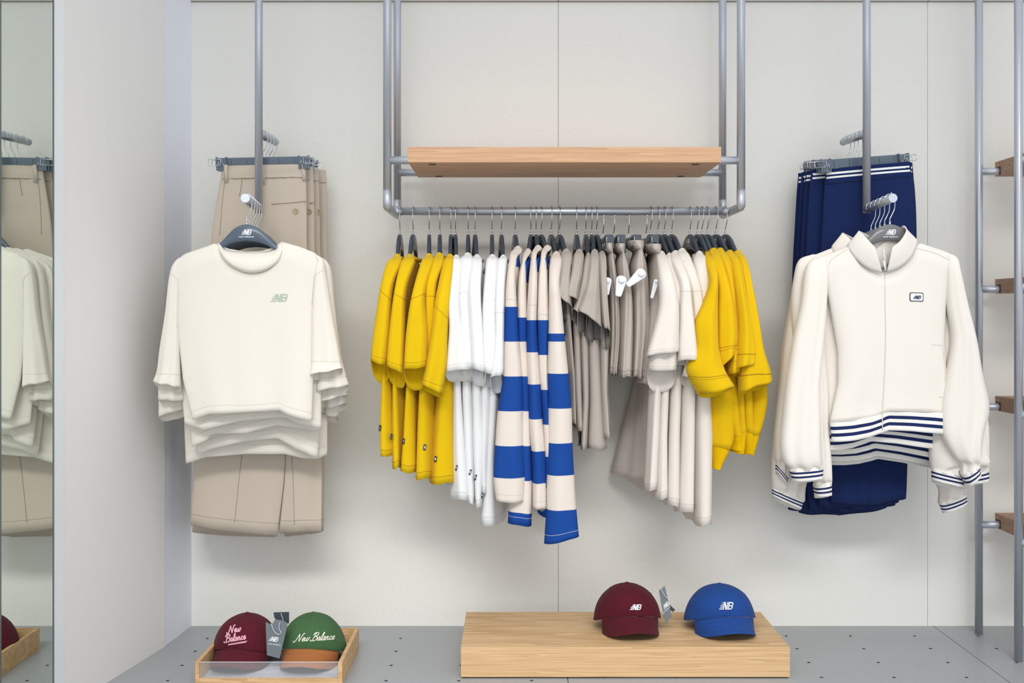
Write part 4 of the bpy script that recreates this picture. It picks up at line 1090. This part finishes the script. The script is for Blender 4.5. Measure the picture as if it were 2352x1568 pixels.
for i, (Y, dx, dy) in enumerate(kh):
    sc = 1.0
    secs = [(381, 508, 377, 701), (408, 505, 408, 702), (437, 500, 430, 703), (504, 489, 504, 704), (569, 482, 569, 705), (700, 468, 700, 716)]
    lx = dx*.7 if i else 0
    secs = [(a+dy, b+dx*.35, c+dy, d+dx*1.35+ (6 if i == 3 else 0)) for a, b, c, d in secs]
    if i == 0:
        legs = [[(660, 470, 660, 610), (860, 456, 860, 640), (1049, 447, 1049, 655), (1206, 434, 1231, 636)],
                [(660, 590, 660, 714), (860, 640, 860, 728), (1049, 655, 1049, 738), (1222, 640, 1219, 738)]]
    else:
        e = [0, 6, 10, 2][i]
        legs = [[(660, 475, 660, 600), (860, 462, 860, 630), (1049, 452, 1049, 640), (1212+e, 440, 1226+e*.6, 630)],
                [(660, 590, 660, 712+dx), (860, 640, 860, 738), (1049, 668, 1049, 745-i), (1226+e*.4, 652, 1218, 743-i)]]
    ar = arm_at(armL[2:], Y)
    yl, xl, yr, xr = secs[0]
    cx_ = (xpx(xl, Y)+xpx(xr, Y))/2; roll = math.atan2((yl-yr), (xr-xl))
    hz = zpx((yl+yr)/2-3, Y)+.107
    r, hip, w = trousers(i, Y, secs, legs, M_KHA, M_KHS, KN[i], 'khaki trousers', ((ar[0], Y, ar[2]), math.radians([0, 3, -9, 6][i]), -roll),
        'clear clip hanger of the '+KN[i].split(' on ')[0].split(' with')[0].split(' against')[0], 30, M_KHA)
    if i < 3:
        bv = bvh_of([hip, w])
        px_line('pocket_welt', [(624+dx, 469+dy), (665+dx, 466+dy), (706+dx, 462+dy)] if i == 0 else [(698+dx, 462+dy), (712+dx, 459+dy)], bv, .0014, M_KHS, r, off=.0005, fallback=Y-.02)
        c = drop(bv, 679+dx*2.4, 485+dy*.2, .001, Y-.02)
        n = 18; V = []; Fc = []
        for rr, yy in ((.0098, .002), (.0100, -.001), (.0092, -.0025), (.0075, -.0020), (.006, -.0012), (.0003, -.0012)):
            for k in range(n): V.append((c[0]+rr*math.cos(2*math.pi*k/n), c[1]+yy, c[2]+rr*math.sin(2*math.pi*k/n)))
        for j in range(5):
            for k in range(n): Fc.append((j*n+k, j*n+(k+1) % n, (j+1)*n+(k+1) % n, (j+1)*n+k))
        bt = mk('button', V, Fc, M_BTN, r)
        for sx in (-1, 1):
            for sz in (-1, 1):
                q = (c[0]+sx*.0022, c[1]-.0012, c[2]+sz*.0022); pipe('button_hole', q, (q[0], q[1]-.0006, q[2]), .0009, M_DARK, bt, n=8)
    if i == 0:
        for (x, y0, y1) in ((519, 378, 419), (604, 379, 423), (697, 378, 416)):
            q = [drop(bv, x+t*1.5-4+k*8, y0+(y1-y0)*t, .0035, Y-.02) for t in (0, .5, 1) for k in (0, 1)]
            mk('belt_loop', [tuple(v) for v in q], [(0, 1, 3, 2), (2, 3, 5, 4)], M_KHA, r, solid=.002)
        px_line('pleat', [(556, 411), (554, 430), (550, 450)], bv, .0011, M_KHS, r, fallback=Y-.02)
        px_line('side_seam', [(516, 420), (510, 470), (505, 540)], bv, .0008, M_KHS, r, fallback=Y-.02)
    if i == 0:
        lg = [c for c in r.children if c.name.startswith('leg')]; bv2 = bvh_of(lg)
        px_line('crease', [(556, 1040), (547, 1120), (539, 1200)], bv2, .0008, M_KHS, r, fallback=Y-.02)
        px_line('crease', [(670, 1040), (674, 1120), (676, 1205)], bv2, .0008, M_KHS, r, fallback=Y-.02)

M_NVY = fabric('navy_tracksuit_jersey', (24, 40, 84), bump=.1)
M_NVS = mat('navy_thread', (14, 24, 52), rough=.8)
M_NVB = stripes('navy_waistband_stripes', [(0, (24, 40, 84)), (.34, (240, 240, 238)), (.47, (24, 40, 84)), (.60, (240, 240, 238)), (.74, (24, 40, 84))])
NN = ['front navy track trousers with white waist stripes on the right pole', 'second navy track trousers from the front', 'third navy track trousers from the front', 'fourth navy track trousers from the front', 'rearmost navy track trousers by the wall on the right']
for i in range(5):
    Y = 3.712+.043*i
    d = [0, 34, 46, 56, 64][i]; e = [0, 1, 5, 7, 9][i]
    xr0 = [2094, 2098, 2099, 2090, 2086][i]
    secs = [(388+e, 1899-d, 371+e*2, xr0), (416+e, 1897-d, 402+e*2, xr0+2), (440+e, 1895-d, 430+e, xr0+5), (504+e, 1891-d, 496, xr0+8), (600, 1886-d, 600, xr0+8), (720, 1882-d, 720, xr0+4)]
    hm = [1150, 1158, 1166, 1172, 1164][i]
    xlb = [1912, 1885, 1862, 1836, 1812][i]; xrb = [2082, 2066, 2058, 2040, 2020][i]
    midx = [1985, 1965, 1950, 1930, 1915][i]
    legs = [[(680, 1884-d, 680, 2010), (860, 1886-d, 860, 2000), (1050, (1884-d+xlb)/2, 1050, midx+15), (hm+4, xlb, hm+8, midx+8)],
            [(680, 1990, 680, xr0+5), (860, 1985, 860, xr0), (1050, midx-6, 1050, xrb+4), (hm+10, midx-4, hm-6, xrb)]]
    yl, xl, yr, xr = secs[0]
    cx_ = (xpx(xl, Y)+xpx(xr, Y))/2; roll = math.atan2((yl-yr), (xr-xl)); hz = zpx((yl+yr)/2-4, Y)+.107
    trousers(10+i, Y, secs, legs, M_NVY, M_NVS, NN[i], 'navy trousers', (tuple(arm_at(armR[2:], Y)), math.radians([7, 5, 9, 6, 8][i]), -roll), 'clear clip hanger of the '+NN[i].split(' with')[0].split(' by')[0], 34, M_NVB, gather=.001)

# ------------------------------------------------------------------ low display: platform, tray, caps
pl = empty('display_platform', (0.3565, 3.625, 0), 'low oak display block under the clothes rail with two caps on it', 'platform')
box('block', -0.161, 0.874, 3.422, 3.826, 0.0045, 0.0992, M_OAKP, pl, bevel=.0012)
box('plinth', -0.155, 0.868, 3.432, 3.82, 0.0, 0.006, M_DARK, pl)

TX0, TX1, TY0, TY1, TZ = -.977, -.5234, 3.355, 3.724, .073
tr_ = empty('display_tray', ((TX0+TX1)/2, (TY0+TY1)/2, 0), 'oak tray with clear front and grey felt holding two caps', 'tray')
wt = .0125
box('side', TX0, TX0+wt, TY0, TY1, 0, TZ, M_TRAY, tr_, bevel=.0008)
box('side', TX1-wt, TX1, TY0, TY1, 0, TZ, M_TRAY, tr_, bevel=.0008)
box('back', TX0+wt, TX1-wt, TY1-wt, TY1, 0, TZ, M_TRAY, tr_)
box('front_rail', TX0+wt, TX1-wt, TY0, TY0+wt, 0, .022, M_TRAY, tr_)
box('base', TX0+wt, TX1-wt, TY0+wt, TY1-wt, 0.001, .010, M_TRAY, tr_)
box('felt_pad', TX0+wt+.001, TX1-wt-.001, TY0+wt+.001, TY1-wt-.001, .010, .0135, M_FELT, tr_)
M_ACR = bpy.data.materials.new('clear_acrylic'); M_ACR.use_nodes = True
_b = M_ACR.node_tree.nodes['Principled BSDF']; _b.inputs['Base Color'].default_value = (.93, .95, .98, 1); _b.inputs['Roughness'].default_value = .04
_b.inputs['Alpha'].default_value = .10; _b.inputs['Specular IOR Level'].default_value = .5
M_ACE = mat('acrylic_edge', (214, 214, 218), rough=.3)
box('clear_front', TX0+wt, TX1-wt, TY0+.003, TY0+.006, .021, TZ-.0015, M_ACR, tr_)
box('clear_front_edge', TX0+wt, TX1-wt, TY0+.003, TY0+.006, TZ-.0015, TZ-.0002, M_ACE, tr_)

def cap(cx, cy, cz, yaw, m_crown, m_brim, m_under, label, rx=.098, ry=.105, H=.148, zf=.064, brimL=.088, lean=0.0, brim_drop=.0, strap=True, scz=1.0, flop=0.0):
    root = empty('baseball_cap', (cx, cy, cz), label, 'cap', 'caps on low display')
    ca, sa = math.cos(yaw), math.sin(yaw)
    def W(x, y, z): return (cx+ca*x-sa*y, cy+sa*x+ca*y, cz+z)
    n = 72; Mr = 26; V = []; Fc = []
    def zbase(a):   # a: angle from the front (-y)
        f = math.cos(a)
        return .030+(zf+.007-.030)*max(0, f)**1.2-.016*max(0, -f)
    rr = random.Random(int(abs(cx)*1000))
    p1, p2 = rr.uniform(0, 6), rr.uniform(0, 6)
    def crown(a, t):
        zb = zbase(a); z = zb+(H-zb)*t
        f = math.cos(a)
        q = 2.25+.55*max(0, f); k = (1-t**q)**(1/2.0) if t < 1 else 0
        k *= 1+.05*(1-t)**3*(1-max(0, f))
        dx = math.sin(a)*rx*k; dy = -f*ry*k
        # panel seams sit slightly deeper, soft dents between
        sm = abs(math.sin(3*a)); pan = 1-.012*math.exp(-(sm/.09)**2)
        dent = 1+.025*math.sin(2*a+p1)*math.sin(math.pi*t)+.03*math.sin(5*a+p2+3*t)*t*(1-t)*2
        dx *= pan*dent; dy *= pan*dent
        dy += lean*t
        z += flop*math.sin(a)*(1-t)
        return W(dx, dy, z)
    for j in range(Mr):
        t = 1-(1-j/(Mr-1))**1.35
        for k in range(n): V.append(crown(2*math.pi*k/n, t))
    for j in range(Mr-1):
        for k in range(n): k2 = (k+1) % n; Fc.append((j*n+k, j*n+k2, (j+1)*n+k2, (j+1)*n+k))
    crown_o = mk('crown', V, Fc, m_crown, root, solid=.002)
    # stitched panel seams
    for s in range(6):
        a = math.pi/3*s
        tube('panel_seam', [crown(a, t) for t in np.linspace(.02, .985, 16)], .0011, m_crown, crown_o, n=5)
    for s in range(6):
        a = math.pi/3*(s+.5); c = np.array(crown(a, .70)); c2 = np.array(crown(a, .74)); e = np.array(crown(a+.05, .70))
        u = (c2-c)/np.linalg.norm(c2-c); v = e-c; v /= np.linalg.norm(v)
        tube('eyelet', [c+.0034*(math.cos(q)*u+math.sin(q)*v) for q in np.linspace(0, 2*math.pi, 13)[:-1]], .0011, m_crown, crown_o, n=5, closed=True)
    top = np.array(W(0, lean, H-.001)); prof = [(.0085, -.002), (.009, .001), (.007, .0035), (.004, .0048), (.0004, .005)]; V = []; Fc = []
    for r_, z_ in prof:
        for k in range(14): V.append(top+np.array([r_*math.cos(2*math.pi*k/14), r_*math.sin(2*math.pi*k/14), z_]))
    for j in range(4):
        for k in range(14): Fc.append((j*14+k, j*14+(k+1) % 14, (j+1)*14+(k+1) % 14, (j+1)*14+k))
    mk('button', V, Fc, m_crown, root)
    # brim
    na, nb = 40, 14; A = math.radians(64); V = []; Fc = []
    def brim(a_, b):
        a = A*a_; zb = zbase(a)
        ix = math.sin(a)*rx*.985; iy = -math.cos(a)*ry*.985
        ext = brimL*(1-abs(a_)**3.2*.92)
        ox = ix*(1.0-.06*b)+math.sin(a)*.004*b; oy = iy-ext*b
        zo = .003+.034*max(0, 1-(abs(a_)/.9)**2)**1.15+brim_drop
        tb = math.sin(b*math.pi/2)*.35+b*.65
        z = zb-.002+(zo-zb)*tb
        if abs(a_) > .93: z = max(z, .002)
        return W(ox, oy, z)
    for j in range(nb):
        for k in range(na): V.append(brim(-1+2*k/(na-1), j/(nb-1)))
    for j in range(nb-1):
        for k in range(na-1): Fc.append((j*na+k, (j+1)*na+k, (j+1)*na+k+1, j*na+k+1))
    br = mk('brim', V, Fc, m_brim, root, solid=.0)
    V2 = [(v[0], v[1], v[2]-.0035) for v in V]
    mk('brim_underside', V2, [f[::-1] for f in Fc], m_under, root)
    edge = [brim(-1+2*k/(na-1), 1.0) for k in range(na)]
    tube('brim_edge', [(e[0], e[1], e[2]-.0016) for e in edge], .0022, m_brim, br, n=8)
    for q in (.25, .5, .75):
        tube('brim_stitch', [brim(-.96+1.92*k/(na-1), q) for k in range(na)], .0006, m_brim, br, n=4)
    tube('brim_seam', [crown(A*(-1+2*k/30), .006) for k in range(31)], .0016, m_crown, root, n=6)
    # sweat band inside and strap at the back
    V = []; Fc = []
    for z_ in (0, .03):
        for k in range(n): a = 2*math.pi*k/n; V.append(W(math.sin(a)*(rx*(.97-z_*3)-.004), -math.cos(a)*(ry*(.97-z_*3)-.004), zbase(a)+.001+z_))
    for k in range(n): Fc.append((k, (k+1) % n, n+(k+1) % n, n+k))
    mk('sweatband', V, Fc, M_DARK, root)
    if strap:
        pts = [W(math.sin(a)*(rx+.003), -math.cos(a)*(ry+.003), .012) for a in np.linspace(math.radians(135), math.radians(225), 14)]
        V = []; Fc = []
        for p in pts: V += [p, (p[0], p[1], p[2]+.018)]
        for k in range(13): Fc.append((2*k, 2*k+2, 2*k+3, 2*k+1))
        mk('strap', V, Fc, m_crown, root, solid=.002)
    return root, crown_o, br
M_MAR = fabric('maroon_cotton_twill', (82, 23, 34), bump=.3)
M_MAR2 = fabric('maroon_brushed_twill', (88, 27, 40), bump=.3)
M_BLU = fabric('royal_blue_cotton', (33, 70, 138), bump=.3)
M_GRN = fabric('forest_green_cotton', (68, 102, 66), bump=.3)
M_SUE = fabric('tan_suede', (164, 104, 60), bump=.3)
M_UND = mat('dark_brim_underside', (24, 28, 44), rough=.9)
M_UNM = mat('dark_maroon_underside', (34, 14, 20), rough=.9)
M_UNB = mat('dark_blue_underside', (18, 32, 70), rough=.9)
M_PINK = mat('pink_embroidery', (222, 164, 182), rough=.8)
M_IVT = mat('ivory_embroidery', (226, 226, 208), rough=.8)
M_SIL = mat('silver_embroidery', (200, 206, 210), rough=.6)

PZ = .0992
c1, cr1, b1 = cap(.384, 3.628, PZ, math.radians(6), M_MAR, M_MAR, M_UNM, 'maroon cap with a small white logo on the oak display block', rx=.107, ry=.105, H=.150, zf=.062, brimL=.070)
emblem('front_logo', bvh_of([cr1]), 1459, 1394, 12.5, M_PRINT, c1, squash=1.05, off=.0022, fallback=3.52)
c2, cr2, b2 = cap(.693, 3.632, PZ, math.radians(7), M_BLU, M_BLU, M_UNB, 'royal blue cap with a silver logo on the oak display block', rx=.114, ry=.108, H=.146, zf=.060, brimL=.072)
emblem('front_logo', bvh_of([cr2]), 1667, 1391, 17, M_SIL, c2, squash=.95, off=.0022, fallback=3.52)
FZ = .0138
c3, cr3, b3 = cap(-.868, 3.565, FZ, math.radians(-8), M_MAR2, M_MAR2, M_UND, 'maroon cap with pink script lettering in the oak tray', rx=.104, ry=.100, H=.152, zf=.058, brimL=.075)
bv = bvh_of([cr3])
def on_cap(bv, cx, cy, k, rot, off=.0024):
    c, s = math.cos(rot), math.sin(rot)
    return lambda x, y: drop(bv, cx+k*(c*x+s*y), cy+k*(s*x-c*y), off, 3.47)
rt = math.radians(-9)
print_quads('lettering', cursive([(1.0, 2.5, 1.0, 'New'), (-.35, 0, 1.0, 'Balance')], .32, .2), on_cap(bv, 521, 1474, 7.6, rt), M_PINK, c3, k=1)
print_quads('underline', [[(0, -.95), (5.6, -.95), (6.1, -.45), (.1, -.5)]], on_cap(bv, 524, 1474.5, 7.2, rt), M_PINK, c3, k=6)
c4, cr4, b4 = cap(-.652, 3.570, FZ, math.radians(-4), M_GRN, M_SUE, M_UND, 'green cap with tan brim and ivory script lettering in the oak tray', rx=.106, ry=.100, H=.152, zf=.060, brimL=.078)
bv = bvh_of([cr4])
print_quads('lettering', cursive([(.3, 0, 1.0, 'New Balance')], .20, .45), on_cap(bv, 676, 1473, 8.3, math.radians(-3)), M_IVT, c4, k=1)

# swing tags
M_CARD = mat('grey_swing_tag_card', (112, 121, 128), rough=.45)
M_CARD2 = mat('dark_swing_tag_card', (62, 72, 82), rough=.45)
M_CLEAR = mat('clear_tag_loop', (190, 196, 200), rough=.2)
def swing_tag(label, poly, Y, m, nb=None, loop=None, tilt=0.0):
    c = np.mean(np.array(poly), 0); root = empty('swing_tag', tuple(P(c[0], c[1], Y)), label, 'swing tag', 'card swing tags of the caps')
    o = px_plate('card', poly, Y, .0012, m, root, 0)
    if nb:
        x, y, h, rt = nb; bvv = bvh_of([o])
        emblem('printed_logo', bvv, x, y, h, M_PRINT, root, rot=rt, off=.0006, fallback=Y)
        print_text('lettering', TXT, bvv, x+2, y+h*1.25, h*.55, M_PRINT, root, rot=rt, off=.0006, fallback=Y)
    if loop: tube('plastic_hook', [P(a, b, Y-.003) for a, b in catmull(loop, 5)], .0016, M_CLEAR, root, n=6)
    return root
swing_tag('grey swing tag with white logo between the two caps in the tray', [(610, 1428), (624, 1434), (632, 1422), (648, 1424), (661, 1431), (652, 1470), (642, 1512), (613, 1504)], 3.452, M_CARD,
          (628, 1467, 11, .12), [(623, 1432), (630, 1450), (640, 1457), (646, 1452), (642, 1446), (641, 1438), (643, 1429)])
swing_tag('dark swing tag standing up behind the tray caps', [(628, 1406), (664, 1405), (664, 1430), (657, 1436), (640, 1430), (630, 1418)], 3.60, M_CARD2, None, [(645, 1408), (648, 1416), (651, 1425)])
swing_tag('grey swing tag hanging from the maroon cap on the display block', [(1513, 1356), (1527, 1345), (1536, 1384), (1543, 1414), (1529, 1434), (1520, 1394)], 3.60, M_CARD,
          (1529, 1390, 9, -.75), [(1517, 1350), (1522, 1360), (1530, 1372), (1533, 1368), (1531, 1362)])
swing_tag('small grey swing tag peeking out beside the maroon cap', [(1538, 1388), (1551, 1400), (1546, 1405), (1538, 1400)], 3.66, M_CARD2)
